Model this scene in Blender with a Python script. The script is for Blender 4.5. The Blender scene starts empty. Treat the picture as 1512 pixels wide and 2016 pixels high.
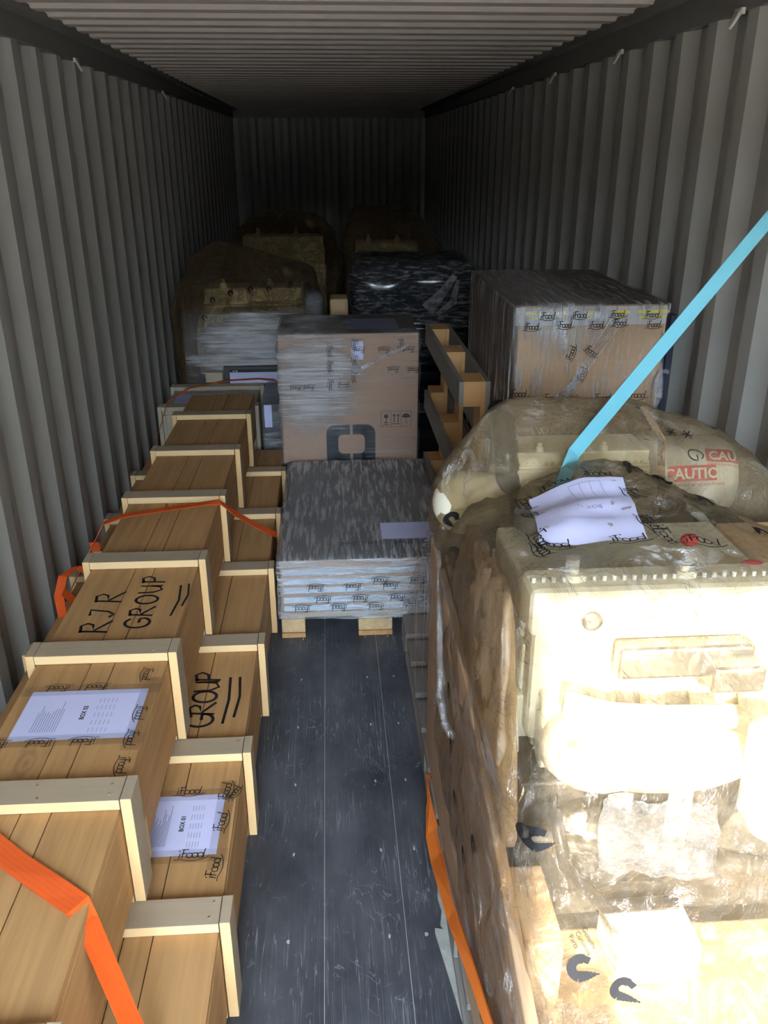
import bpy, math, random
from mathutils import Vector, Matrix, noise
from mathutils.bvhtree import BVHTree
random.seed(7)
scene = bpy.context.scene
col = scene.collection
PI = math.pi

# ------------------------------------------------------------------ camera
yaw, pitch, roll = .0634, .4061, -.0017
f = Vector((math.sin(yaw)*math.cos(pitch), math.cos(yaw)*math.cos(pitch), -math.sin(pitch)))
r = Vector((math.cos(yaw), -math.sin(yaw), 0)); u = r.cross(f)
r2 = math.cos(roll)*r + math.sin(roll)*u; u2 = -math.sin(roll)*r + math.cos(roll)*u
cd = bpy.data.cameras.new('camera'); cam = bpy.data.objects.new('camera', cd); col.objects.link(cam)
M4 = Matrix((r2, u2, -f)).transposed().to_4x4(); M4.translation = Vector((1.1138, 0, 1.9102))
cam.matrix_world = M4
cd.sensor_fit = 'VERTICAL'; cd.sensor_height = 36.0; cd.lens = 36.0*1650/2016
cd.clip_start = .05; cd.clip_end = 200
scene.camera = cam
# ------------------------------------------------------------------ light
wd = bpy.data.worlds.new('sky'); scene.world = wd; wd.use_nodes = True
wn = wd.node_tree; wn.nodes.clear()
bg = wn.nodes.new('ShaderNodeBackground'); out = wn.nodes.new('ShaderNodeOutputWorld')
tcn = wn.nodes.new('ShaderNodeTexCoord'); dt = wn.nodes.new('ShaderNodeVectorMath'); dt.operation = 'DOT_PRODUCT'
dt.inputs[1].default_value = (-.66, -.66, .36); wn.links.new(tcn.outputs['Generated'], dt.inputs[0])
pw = wn.nodes.new('ShaderNodeMapRange'); pw.interpolation_type = 'SMOOTHSTEP'; pw.inputs['From Min'].default_value = .15; pw.inputs['From Max'].default_value = 1.0
pw.inputs['To Min'].default_value = 1.6; pw.inputs['To Max'].default_value = 17.0
wn.links.new(dt.outputs['Value'], pw.inputs['Value']); wn.links.new(pw.outputs[0], bg.inputs[1])
bg.inputs[0].default_value = (.70, .85, 1.0, 1)
wn.links.new(bg.outputs[0], out.inputs[0])
sl = bpy.data.lights.new('sun', 'SUN'); so = bpy.data.objects.new('sun', sl); col.objects.link(so)
sd = Vector((.247, 1.0, -.527)).normalized()
so.rotation_euler = sd.to_track_quat('-Z', 'Y').to_euler(); so.location = (-3, -5, 5)
sl.energy = 9.5; sl.angle = math.radians(.55); sl.color = (1.0, .93, .82)
scene.view_settings.view_transform = 'Standard'; scene.view_settings.look = 'None'
scene.view_settings.exposure = 1.65; scene.view_settings.gamma = 1.0
scene.view_settings.use_curve_mapping = False
try:
    scene.cycles.transparent_max_bounces = 24; scene.cycles.max_bounces = 10
    scene.cycles.diffuse_bounces = 7; scene.cycles.use_denoising = True
except Exception: pass

# ------------------------------------------------------------------ materials
class NT:
    def __init__(s, name):
        s.m = bpy.data.materials.new(name); s.m.use_nodes = True; s.t = s.m.node_tree; s.t.nodes.clear()
        s.out = s.n('OutputMaterial')
    def n(s, k, **kw):
        x = s.t.nodes.new('ShaderNode'+k)
        for a, v in kw.items(): setattr(x, a, v)
        return x
    def l(s, a, b): s.t.links.new(a, b)
    def coord(s, scale=(1,1,1), rot=(0,0,0), kind='Object', rnd=False):
        c = s.n('TexCoord'); mp = s.n('Mapping')
        mp.inputs['Scale'].default_value = scale; mp.inputs['Rotation'].default_value = rot
        s.l(c.outputs[kind], mp.inputs[0])
        if rnd:
            oi = s.n('ObjectInfo'); mu = s.n('Math', operation='MULTIPLY'); mu.inputs[1].default_value = 37
            s.l(oi.outputs['Random'], mu.inputs[0]); s.l(mu.outputs[0], mp.inputs['Location'])
        return mp.outputs[0]
    def noise(s, vec, scale=5, detail=4, rough=.55, dist=0):
        x = s.n('TexNoise'); x.inputs['Scale'].default_value = scale; x.inputs['Detail'].default_value = detail
        x.inputs['Roughness'].default_value = rough; x.inputs['Distortion'].default_value = dist
        s.l(vec, x.inputs['Vector']); return x.outputs['Fac']
    def ramp(s, fac, stops):
        x = s.n('ValToRGB'); e = x.color_ramp.elements
        while len(e) > 1: e.remove(e[-1])
        for i, (p, c) in enumerate(stops):
            if not hasattr(c, '__len__'): c = (c, c, c)
            el = e[0] if i == 0 else e.new(p)
            el.position = p; el.color = (*c, 1)
        s.l(fac, x.inputs[0]); return x.outputs[0]
    def mix(s, a, b, fac, mode='MIX'):
        x = s.n('Mix', data_type='RGBA', blend_type=mode)
        for sock, v in ((x.inputs[6], a), (x.inputs[7], b)):
            if hasattr(v, '__len__'): sock.default_value = (*v, 1)
            else: s.l(v, sock)
        if isinstance(fac, (int, float)): x.inputs[0].default_value = fac
        else: s.l(fac, x.inputs[0])
        return x.outputs[2]
    def math(s, op, a, b):
        x = s.n('Math', operation=op)
        for i, v in enumerate((a, b)):
            if isinstance(v, (int, float)): x.inputs[i].default_value = v
            else: s.l(v, x.inputs[i])
        return x.outputs[0]
    def bump(s, h, strength=.3, dist=.01):
        x = s.n('Bump'); x.inputs['Strength'].default_value = strength; x.inputs['Distance'].default_value = dist
        s.l(h, x.inputs['Height']); return x.outputs[0]
    def pbr(s, color, rough=.6, metal=0, bump=None, spec=.5):
        p = s.n('BsdfPrincipled')
        for nm, v in (('Base Color', color), ('Roughness', rough), ('Metallic', metal)):
            if isinstance(v, (int, float)): p.inputs[nm].default_value = v
            elif hasattr(v, '__len__'): p.inputs[nm].default_value = (*v, 1)
            else: s.l(v, p.inputs[nm])
        p.inputs['Specular IOR Level'].default_value = spec
        if bump: s.l(bump, p.inputs['Normal'])
        s.l(p.outputs[0], s.out.inputs[0]); return s.m

def paint(name, c, rough=.6, metal=0, var=.12, scale=9, spec=.4):
    n = NT(name); v = n.coord(); no = n.noise(v, scale, 6, .65)
    cc = n.mix(tuple(x*(1-var) for x in c), tuple(min(1, x*(1+var)) for x in c), no)
    return n.pbr(cc, rough, metal, n.bump(n.noise(v, 60, 3), .08, .002), spec)

def wood(name, base, dark, axis='y', grey=0, contrast=.55):
    n = NT(name)
    sc = {'x': (1.2, 22, 22), 'y': (22, 1.2, 22), 'z': (22, 22, 1.2)}[axis]
    v = n.coord(sc, rnd=True); g = n.noise(v, 1.6, 6, .6, .6)
    v2 = n.coord(rnd=True); big = n.noise(v2, 3.5, 3, .5)
    vor = n.n('TexVoronoi'); vor.feature = 'F1'; vor.inputs['Scale'].default_value = 4.2
    vs = {'x': (.45, 1, 1), 'y': (1, .45, 1), 'z': (1, 1, .45)}[axis]
    n.l(n.coord(vs, rnd=True), vor.inputs['Vector'])
    wv = n.math('SINE', n.math('MULTIPLY', vor.outputs['Distance'], 90), 0)
    kn = n.ramp(vor.outputs['Distance'], [(0, 1), (.06, .7), (.13, .18), (.26, 0)])
    rings = n.math('MULTIPLY', kn, n.math('ADD', n.math('MULTIPLY', wv, .35), .5))
    fac = n.ramp(g, [(.5-contrast/2, 0), (.5+contrast/2, 1)])
    cc = n.mix(base, dark, fac)
    cc = n.mix(cc, tuple(x*.55 for x in dark), rings)
    cc = n.mix(cc, tuple(x*.72 for x in base), n.ramp(big, [(.4, 0), (.75, .5)]))
    if grey: cc = n.mix(cc, (.25, .235, .215), n.ramp(n.noise(v2, 6, 5), [(.25, grey*.5), (.75, grey)]))
    return n.pbr(cc, .72, 0, n.bump(g, .25, .003), .25)

def streak_film(name, sc, rot=(0,0,0), haze=.10, lo=.45, hi=.62, gl=.75, rough=.28, tint=(1,1,1), base_gloss=.10, glare_spot=None):
    """clear stretch wrap: mostly see-through, with drawn-out creases that shine"""
    n = NT(name)
    v = n.coord(sc, rot); s1 = n.noise(v, 1.0, 5, .62, .25)
    v2 = n.coord((1,1,1)); s2 = n.noise(v2, 2.6, 3)
    m1 = n.ramp(s1, [(lo, 0), (hi, 1)]); m2 = n.ramp(s2, [(.35, .25), (.62, 1)])
    mask = n.math('MULTIPLY', m1, m2)
    fac = n.math('ADD', n.math('MULTIPLY', mask, gl), base_gloss)
    if glare_spot:                                       # oval of extra film sheen painted where the bright highlight falls
        cx, cz, rad, add = glare_spot; c = n.n('TexCoord'); mp = n.n('Mapping'); mp.vector_type = 'POINT'
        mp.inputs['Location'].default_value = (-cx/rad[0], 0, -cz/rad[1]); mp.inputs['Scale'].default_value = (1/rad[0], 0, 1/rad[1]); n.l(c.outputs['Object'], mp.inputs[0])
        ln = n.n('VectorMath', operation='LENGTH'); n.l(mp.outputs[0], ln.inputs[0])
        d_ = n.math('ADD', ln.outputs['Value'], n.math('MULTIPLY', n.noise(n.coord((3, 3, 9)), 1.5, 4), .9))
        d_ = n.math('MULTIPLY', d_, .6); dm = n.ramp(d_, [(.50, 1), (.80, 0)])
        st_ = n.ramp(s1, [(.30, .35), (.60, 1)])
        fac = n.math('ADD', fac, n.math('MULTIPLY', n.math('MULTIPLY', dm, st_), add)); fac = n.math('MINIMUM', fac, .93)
    b = n.bump(s1, 1.0, .030)
    tr = n.n('BsdfTransparent'); tr.inputs[0].default_value = (*tint, 1)
    g = n.n('BsdfGlossy'); g.inputs['Roughness'].default_value = rough; g.inputs['Color'].default_value = (.92, .93, .96, 1); n.l(b, g.inputs['Normal'])
    d = n.n('BsdfDiffuse'); d.inputs[0].default_value = (.8, .81, .84, 1); n.l(b, d.inputs['Normal'])
    gd = n.n('MixShader'); gd.inputs[0].default_value = haze*2.2; n.l(g.outputs[0], gd.inputs[1]); n.l(d.outputs[0], gd.inputs[2])
    mx = n.n('MixShader'); n.l(fac, mx.inputs[0]); n.l(tr.outputs[0], mx.inputs[1]); n.l(gd.outputs[0], mx.inputs[2])
    n.l(mx.outputs[0], n.out.inputs[0]); return n.m

def bag_mat(name, tint, body, cover=.22, rough=.16, bs=.6, bd=.022):
    n = NT(name); v = n.coord(); w = n.noise(v, 9, 6, .62, 1.4); w2 = n.noise(v, 2.2, 3)
    ridge = n.math('ABSOLUTE', n.math('SUBTRACT', w, .5), 0)
    b = n.bump(n.ramp(ridge, [(0, 1), (.06, .25), (.25, 0)]), bs, bd)
    tr = n.n('BsdfTransparent'); tr.inputs[0].default_value = (*tint, 1)
    d = n.n('BsdfDiffuse'); d.inputs[0].default_value = (*body, 1)
    tl = n.n('BsdfTranslucent'); tl.inputs[0].default_value = (*body, 1)
    dt = n.n('MixShader'); dt.inputs[0].default_value = .35; n.l(d.outputs[0], dt.inputs[1]); n.l(tl.outputs[0], dt.inputs[2])
    m1 = n.n('MixShader'); n.l(n.ramp(w2, [(.3, cover*.5), (.7, cover*1.5)]), m1.inputs[0]); n.l(tr.outputs[0], m1.inputs[1]); n.l(dt.outputs[0], m1.inputs[2])
    g = n.n('BsdfGlossy'); g.inputs['Roughness'].default_value = rough; n.l(b, g.inputs['Normal'])
    fr = n.n('Fresnel'); fr.inputs[0].default_value = 1.5; n.l(b, fr.inputs['Normal'])
    ff = n.math('ADD', n.math('MULTIPLY', fr.outputs[0], .7), n.ramp(ridge, [(0, .16), (.03, .04), (.08, 0)]))
    m2 = n.n('MixShader'); n.l(ff, m2.inputs[0]); n.l(m1.outputs[0], m2.inputs[1]); n.l(g.outputs[0], m2.inputs[2])
    n.l(m2.outputs[0], n.out.inputs[0]); return n.m

def clear_tape(name):
    n = NT(name); tr = n.n('BsdfTransparent'); tr.inputs[0].default_value = (.93, .93, .93, 1)
    g = n.n('BsdfGlossy'); g.inputs['Roughness'].default_value = .12
    mx = n.n('MixShader'); mx.inputs[0].default_value = .12
    n.l(tr.outputs[0], mx.inputs[1]); n.l(g.outputs[0], mx.inputs[2]); n.l(mx.outputs[0], n.out.inputs[0]); return n.m

def webbing(name, c, axis='y', k=260):
    n = NT(name); v = n.coord(kind='UV'); w = n.n('TexWave'); w.bands_direction = 'Y'; w.inputs['Scale'].default_value = k
    n.l(v, w.inputs[0]); w2 = n.n('TexWave'); w2.bands_direction = 'X'; w2.inputs['Scale'].default_value = 1.6; n.l(v, w2.inputs[0])
    cc = n.mix(tuple(x*.8 for x in c), c, w.outputs['Fac']); cc = n.mix(cc, tuple(x*.72 for x in c), n.ramp(w2.outputs['Fac'], [(0, .8), (.08, 0)]))
    return n.pbr(cc, .55, 0, n.bump(w.outputs['Fac'], .5, .002), .4)

def steel_wall():
    n = NT('grey_container_paint'); v = n.coord(); a = n.noise(v, 2.2, 6, .6); b = n.noise(n.coord((3, 3, .6)), 7, 6, .7)
    cc = n.mix((.265, .256, .236), (.32, .308, .284), a)
    cc = n.mix(cc, (.13, .115, .095), n.ramp(b, [(.62, 0), (.80, .35)]))
    sp = n.ramp(n.noise(v, 38, 3, .5), [(.74, 0), (.80, .5)])
    cc = n.mix(cc, (.40, .40, .38), sp)
    return n.pbr(cc, .48, 0, n.bump(n.noise(v, 30, 3), .08, .003), .45)

def floor_mat():
    n = NT('scuffed_plywood_floor'); v = n.coord()
    base = n.mix((.032, .035, .043), (.098, .101, .115), n.ramp(n.noise(n.coord((1.6, .8, 1)), 3.2, 7, .62), [(.32, 0), (.72, 1)]))
    gr = n.noise(n.coord((60, 2.0, 1)), 1.4, 6, .7); base = n.mix(base, (.13, .135, .15), n.ramp(gr, [(.55, 0), (.78, .45)]))
    s1 = n.noise(n.coord((34, 1.1, 1)), 2.0, 2, .4, 1.2)
    sc1 = n.ramp(n.math('ABSOLUTE', n.math('SUBTRACT', s1, .5), 0), [(0, 1), (.007, .6), (.016, 0)])
    gate = n.ramp(n.noise(v, 3.0, 2), [(.45, 0), (.62, 1)])
    base = n.mix(base, (.34, .35, .37), n.math('MULTIPLY', sc1, n.math('MULTIPLY', gate, .6)))
    s2 = n.noise(n.coord((5, 2.2, 1), (0, 0, .8)), 2.4, 3, .5, 1.5)
    sc2 = n.ramp(n.math('ABSOLUTE', n.math('SUBTRACT', s2, .5), 0), [(0, 1), (.006, 0)])
    base = n.mix(base, (.27, .28, .30), n.math('MULTIPLY', sc2, n.math('MULTIPLY', n.ramp(n.noise(v, 5.5, 2), [(.5, 0), (.6, 1)]), .75)))
    dust = n.ramp(n.noise(v, 24, 5, .7), [(.62, 0), (.80, .35)]); base = n.mix(base, (.26, .26, .27), dust)
    return n.pbr(base, n.ramp(n.noise(v, 9, 4), [(.3, .42), (.7, .62)]), 0, n.bump(gr, .2, .003), .35)

def cardboard(name, c=(.42, .27, .155)):
    n = NT(name); v = n.coord(); a = n.noise(n.coord((1, 1, 5)), 3, 5)
    cc = n.mix(tuple(x*.88 for x in c), tuple(x*1.1 for x in c), a)
    w = n.noise(n.coord((2, 2, 90)), 1.5, 2); cc = n.mix(cc, tuple(x*.8 for x in c), n.ramp(w, [(.5, 0), (.8, .35)]))
    return n.pbr(cc, .8, 0, n.bump(w, .12, .002), .2)

W = steel_wall(); FL = floor_mat()
CEIL = paint('pale_roof_paint', (.38, .335, .305), .6)
RAIL = paint('grey_rail_paint', (.135, .13, .12), .55)
PINE_Y = wood('weathered_pine_plank', (.56, .315, .12), (.36, .185, .065), 'y', .14, .45)
PINE_X = wood('pine_batten', (.52, .40, .26), (.40, .29, .17), 'x', .50, .8)
PINE_Z = wood('pine_batten_upright', (.66, .47, .25), (.54, .36, .17), 'z', .0, .8)
PINE_C = wood('lit_sawn_pine_edge', (.80, .60, .34), (.68, .48, .24), 'x', 0, .9)  # sawn edge, paler also because door light is put into the colour
PINE_CZ = wood('lit_sawn_pine_edge_upright', (.80, .56, .29), (.68, .43, .19), 'z', 0, .9)  # same for uprights: sawn wood plus painted-in door light
PALE_Y = wood('clean_spruce_plank', (.62, .55, .42), (.5, .43, .30), 'x', .1, .8)
GREYW = wood('old_grey_pallet_board', (.23, .20, .17), (.13, .115, .10), 'y', .75)
BLOCKW = wood('orange_pallet_block', (.62, .36, .15), (.48, .26, .10), 'z', .05, .9)
CHIP = paint('pressed_wood_block', (.50, .36, .20), .9, 0, .35, 40, .1)
NAIL = paint('nail_head', (.36, .34, .30), .4, .7)
INK = paint('black_marker', (.012, .012, .014), .5, 0, .02)
PRINT = paint('black_print', (.015, .015, .017), .8, 0, .02, 9, .1)
GREYINK = paint('grey_print', (.22, .23, .36), .8, 0, .02)
PAPER = paint('shipping_paper', (.60, .62, .90), .6, 0, .03)  # white paper with the blue of the sky light in its colour
CARD = cardboard('brown_cardboard'); CARD2 = cardboard('pinkish_cardboard', (.40, .265, .19)); CARD3 = cardboard('light_cardboard', (.60, .42, .24))
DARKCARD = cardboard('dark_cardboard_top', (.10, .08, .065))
FILM_F = streak_film('stretch_film_wrapped_level', (3.0, 3.0, 85), (0, .05, 0), .36, .50, .68, .45, .2, base_gloss=.08, glare_spot=(-.20, .80, (.36, .40), .85))
FILM_W = streak_film('stretch_film_many_layers', (3.0, 3.0, 70), (0, .10, 0), .34, .34, .56, .60, .30, base_gloss=.38)
FILM_D = streak_film('stretch_film_pulled_diagonal', (70, 6, 9), (0, .55, 0), .16, .50, .64, .75, .2, base_gloss=.07, glare_spot=(-.10, 1.10, (.22, .16), .6))
FILM_T = streak_film('stretch_film_gathered_top', (62, 6, 6), (0, 0, -.45), .26, .45, .58, .72, .2, base_gloss=.30, tint=(.8, .82, .86))
FILM_S = streak_film('stretch_film_on_low_load', (5, 5, 60), (0, .12, 0), .24, .36, .60, .80, .2, base_gloss=.18)
FILM_E = streak_film('stretch_film_round_engine', (3, 3, 55), (0, -.12, 0), .40, .50, .70, .5, .2, base_gloss=.06, glare_spot=(.05, .38, (.60, .42), 1.0))
FILM_V = streak_film('stretch_film_hanging', (40, 40, 3), (.25, 0, 0), .12, .50, .66, .7, .28, tint=(.95, .92, .9), base_gloss=.08)
FILM_Y = streak_film('stretch_film_along_side', (30, 5, 22), (.55, 0, 0), .14, .50, .68, .42, .30, base_gloss=.07)
FILM_K = streak_film('stretch_film_on_black_load', (14, 14, 60), (0, .5, .2), .14, .49, .66, .85, .18, base_gloss=.08)
BAG = bag_mat('tan_poly_bag', (.975, .935, .85), (.50, .40, .25), .07, .14, .7)
BAGB = bag_mat('tan_poly_bag_thick', (.92, .85, .70), (.55, .42, .25), .26)
BAGD = bag_mat('brown_poly_bag', (.92, .80, .60), (.42, .29, .15), .14, .10, 1.0, .04)
BAGT = bag_mat('tan_bag_folded_layers', (.8, .65, .45), (.62, .44, .26), .60, .2, .7)
CLEARBAG = bag_mat('crumpled_clear_film', (.97, .97, .97), (.8, .8, .82), .06, .10, .9)
TAPE = clear_tape('clear_packing_tape'); TWIST = streak_film('twisted_film', (30, 30, 30), (0, 0, 0), .12, .40, .6, .7, .25, base_gloss=.12)
CREAM = paint('cream_engine_paint', (.74, .71, .58), .42, 0, .06, 7, .5)
WHITE = paint('white_plastic', (.80, .81, .80), .35, 0, .03)
STEEL = paint('bare_steel', (.35, .34, .33), .35, .8); DKMET = paint('dark_iron', (.09, .085, .08), .5, .4)
HOSE = paint('black_hose', (.02, .02, .022), .32, 0, .1); REDCAP = paint('red_cap', (.6, .06, .07), .4); RED = paint('red_sticker', (.62, .03, .05), .4, 0, .05)
BLACKW = paint('black_shrink_wrap', (.006, .008, .014), .16, 0, .2, 9, .6); NAVY = paint('navy_strip', (.015, .018, .035), .6)
ORANGE = webbing('orange_webbing', (.95, .13, .015)); ORANGE2 = webbing('bright_orange_webbing', (1.0, .24, .02)); TURQ = webbing('turquoise_webbing', (.19, .60, .74)); YELLOW = paint('yellow_print', (.75, .6, .03), .5)
MATTE = paint('torn_grey_backing', (.36, .37, .34), .9, 0, .5, 22, .1); CONC = paint('yard_concrete', (.80, .70, .58), .9, 0, .1, 2, .1)
LOGO = paint('blue_black_logo_ink', (.012, .018, .028), .5, 0, .05); TEAL = paint('teal_print', (.10, .38, .42), .6)

# ------------------------------------------------------------------ mesh helpers
class MB:
    def __init__(s): s.v = []; s.f = []; s.m = []; s.sm = []; s.uv = {}
    def add(s, vs, fs, mi=0, smooth=False):
        b = len(s.v); s.v += [Vector(p) for p in vs]
        for q in fs: s.f.append([b+i for i in q]); s.m.append(mi); s.sm.append(smooth)
        return s
    def box(s, lo, hi, mi=0):
        x0, y0, z0 = lo; x1, y1, z1 = hi
        vs = [(x, y, z) for z in (z0, z1) for y in (y0, y1) for x in (x0, x1)]
        return s.add(vs, [(0,2,3,1), (4,5,7,6), (0,1,5,4), (2,6,7,3), (0,4,6,2), (1,3,7,5)], mi)
    def cyl(s, p0, p1, ra, rb=None, n=20, mi=0, cap=True):
        rb = ra if rb is None else rb; p0 = Vector(p0); p1 = Vector(p1); d = (p1-p0).normalized()
        a = d.orthogonal().normalized(); b = d.cross(a); vs = []
        for p, rr in ((p0, ra), (p1, rb)):
            for i in range(n): t = 2*PI*i/n; vs.append(p+a*math.cos(t)*rr+b*math.sin(t)*rr)
        s.add(vs, [(i, (i+1) % n, n+(i+1) % n, n+i) for i in range(n)], mi, True)
        if cap: s.add(vs[:n], [tuple(range(n))[::-1]], mi); s.add(vs[n:], [tuple(range(n))], mi)
        return s
    def tube(s, pts, rad, n=10, mi=0):
        pts = [Vector(p) for p in pts]; vs = []; a = None
        for i, p in enumerate(pts):
            d = (pts[min(i+1, len(pts)-1)]-pts[max(i-1, 0)]).normalized()
            a = d.orthogonal().normalized() if a is None else (a-d*a.dot(d)).normalized()
            b = d.cross(a); rr = rad(i/(len(pts)-1)) if callable(rad) else rad
            for k in range(n): t = 2*PI*k/n; vs.append(p+a*math.cos(t)*rr+b*math.sin(t)*rr)
        fs = [(i*n+k, i*n+(k+1) % n, (i+1)*n+(k+1) % n, (i+1)*n+k) for i in range(len(pts)-1) for k in range(n)]
        fs += [tuple(range(n))[::-1], tuple(range((len(pts)-1)*n, len(pts)*n))]
        return s.add(vs, fs, mi, True)
    def lathe(s, p0, axis, prof, n=28, mi=0):
        p0 = Vector(p0); d = Vector(axis).normalized(); a = d.orthogonal().normalized(); b = d.cross(a); vs = []
        for h, rr in prof:
            for i in range(n): t = 2*PI*i/n; vs.append(p0+d*h+a*math.cos(t)*rr+b*math.sin(t)*rr)
        m = len(prof)
        s.add(vs, [(j*n+i, j*n+(i+1) % n, (j+1)*n+(i+1) % n, (j+1)*n+i) for j in range(m-1) for i in range(n)], mi, True)
        s.add(vs[:n], [tuple(range(n))[::-1]], mi); s.add(vs[-n:], [tuple(range(n))], mi); return s
    def sphere(s, c, rad, n=16, mi=0):
        c = Vector(c); rad = Vector(rad) if hasattr(rad, '__len__') else Vector((rad,)*3); vs = []; k = n//2
        for j in range(k+1):
            ph = PI*j/k
            for i in range(n): t = 2*PI*i/n; vs.append(c+Vector((rad.x*math.sin(ph)*math.cos(t), rad.y*math.sin(ph)*math.sin(t), rad.z*math.cos(ph))))
        return s.add(vs, [(j*n+i, (j+1)*n+i, (j+1)*n+(i+1) % n, j*n+(i+1) % n) for j in range(k) for i in range(n)], mi, True)
    def strap(s, pts, nrm, w, th=.003, mi=0):
        """flat webbing through pts; nrm = width directions"""
        pts = [Vector(p) for p in pts]; L = 0; vs = []; uvs = []
        for i, p in enumerate(pts):
            d = (pts[min(i+1, len(pts)-1)]-pts[max(i-1, 0)]).normalized()
            wdir = Vector(nrm[i] if isinstance(nrm, list) else nrm); wdir = (wdir-d*wdir.dot(d)).normalized(); nn = d.cross(wdir)*th/2
            if i: L += (p-pts[i-1]).length
            ww = w[i] if hasattr(w, '__len__') else w
            vs += [p-wdir*ww/2+nn, p+wdir*ww/2+nn, p+wdir*ww/2-nn, p-wdir*ww/2-nn]; uvs += [(0, L), (1, L), (1, L), (0, L)]
        b = len(s.v); fs = [(i*4+k, i*4+(k+1) % 4, (i+1)*4+(k+1) % 4, (i+1)*4+k) for i in range(len(pts)-1) for k in range(4)]
        fs += [(0, 3, 2, 1), tuple(len(vs)-4+i for i in range(4))]
        s.add(vs, fs, mi)
        for i, q in enumerate(uvs): s.uv[b+i] = q
        return s
    def bvh(s): return BVHTree.FromPolygons([tuple(p) for p in s.v], s.f)

def mesh_obj(name, mb, mats, parent=None, bevel=0, mod=None):
    mats = mats if isinstance(mats, (list, tuple)) else [mats]
    off = parent_off(parent)
    me = bpy.data.meshes.new(name); me.from_pydata([tuple(p-off) for p in mb.v], [], mb.f)
    for m in mats: me.materials.append(m)
    for i, p in enumerate(me.polygons): p.material_index = mb.m[i]; p.use_smooth = mb.sm[i]
    if mb.uv:
        ul = me.uv_layers.new(name='UVMap')
        for lp in me.loops: ul.data[lp.index].uv = mb.uv.get(lp.vertex_index, (0, 0))
    me.validate(); me.update()
    o = bpy.data.objects.new(name, me); col.objects.link(o)
    if parent: o.parent = parent
    if bevel:
        b = o.modifiers.new('bevel', 'BEVEL'); b.width = bevel; b.segments = 2; b.limit_method = 'ANGLE'; b.harden_normals = False
    return o
OFF = {}
def parent_off(p): return OFF.get(p.name, Vector((0, 0, 0))) if p else Vector((0, 0, 0))
def thing(name, label, cat, loc=(0, 0, 0), group=None):
    o = bpy.data.objects.new(name, None); o.empty_display_size = .05; col.objects.link(o); o.location = loc
    o['label'] = label; o['category'] = cat
    if group: o['group'] = group
    OFF[o.name] = Vector(loc); return o
def part(name, mb, mats, parent, **k):
    o = mesh_obj(name, mb, mats, parent, **k); OFF[o.name] = parent_off(parent); return o
def single(name, mb, mats, label, cat, group=None, **k):
    o = mesh_obj(name, mb, mats, None, **k); o['label'] = label; o['category'] = cat
    if group: o['group'] = group
    return o
def struct(name, mb, mats, **k): o = mesh_obj(name, mb, mats, None, **k); o['kind'] = 'structure'; return o

# ------------------------------------------------------------------ writing and marks
def arc(cx, cy, rx, ry, a0, a1, n=16): return [(cx+rx*math.cos(math.radians(a0+(a1-a0)*i/n)), cy+ry*math.sin(math.radians(a0+(a1-a0)*i/n))) for i in range(n+1)]
def ifood():
    return [([(0, 0), (.06, .55)], 1), (arc(0, .8, .03, .03, 0, 360, 8), 1), ([(.26, 0), (.33, .95)], 1), ([(.16, .93), (.74, .95)], 1), ([(.2, .5), (.6, .52)], 1),
            (arc(.86, .28, .25, .25, 0, 360, 20), 1), (arc(1.32, .28, .25, .25, 0, 360, 20), 1), (arc(1.78, .28, .25, .25, 0, 360, 20), 1), ([(2.0, 0), (2.12, 1.0)], 1),
            ([(-.35, -.16), (.1, -.12), (.7, -.28), (1.2, -.30), (1.7, -.22), (2.2, -.05), (2.5, .14)], .8)]
def marker(word, sp=1.05):
    G = {'R': [[(0, 0), (.1, 1)], [(.0, .92), (.45, 1.0), (.6, .8), (.5, .6), (.1, .5), (.75, .0)]],
         'J': [[(.1, .9), (.5, .95), (.35, .3), (.15, .08), (-.05, .2)]],
         'G': [arc(.4, .5, .4, .5, 40, 330, 18)+[(.72, .45), (.4, .45)]],
         'O': [arc(.4, .5, .36, .46, 90, 460, 22)], 'U': [[(.05, 1), (.08, .35), (.3, .02), (.58, .15), (.66, 1), (.68, .05)]],
         'P': [[(.05, 0), (.12, 1.05)], [(0, .95), (.45, 1.05), (.62, .8), (.45, .55), (.1, .48)]]}
    res = []
    for i, c in enumerate(word):
        for s_ in G[c]: res.append(([(x+i*sp, y) for x, y in s_], 1))
    return res
def dens(p, step):
    o = [p[0]]
    for a, b in zip(p, p[1:]):
        d = math.hypot(b[0]-a[0], b[1]-a[1]); k = max(1, int(d/step))
        for i in range(1, k+1): o.append((a[0]+(b[0]-a[0])*i/k, a[1]+(b[1]-a[1])*i/k))
    return o
class Each:
    """hands out a fresh mesh per printed mark; done() links each as a part of its own"""
    def __init__(s, name, mat, par): s.k = (name, mat, par); s.l = []
    def __call__(s): s.l.append(MB()); return s.l[-1]
    def done(s):
        for m in s.l:
            if m.f: part(s.k[0], m, s.k[1], s.k[2])
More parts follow.
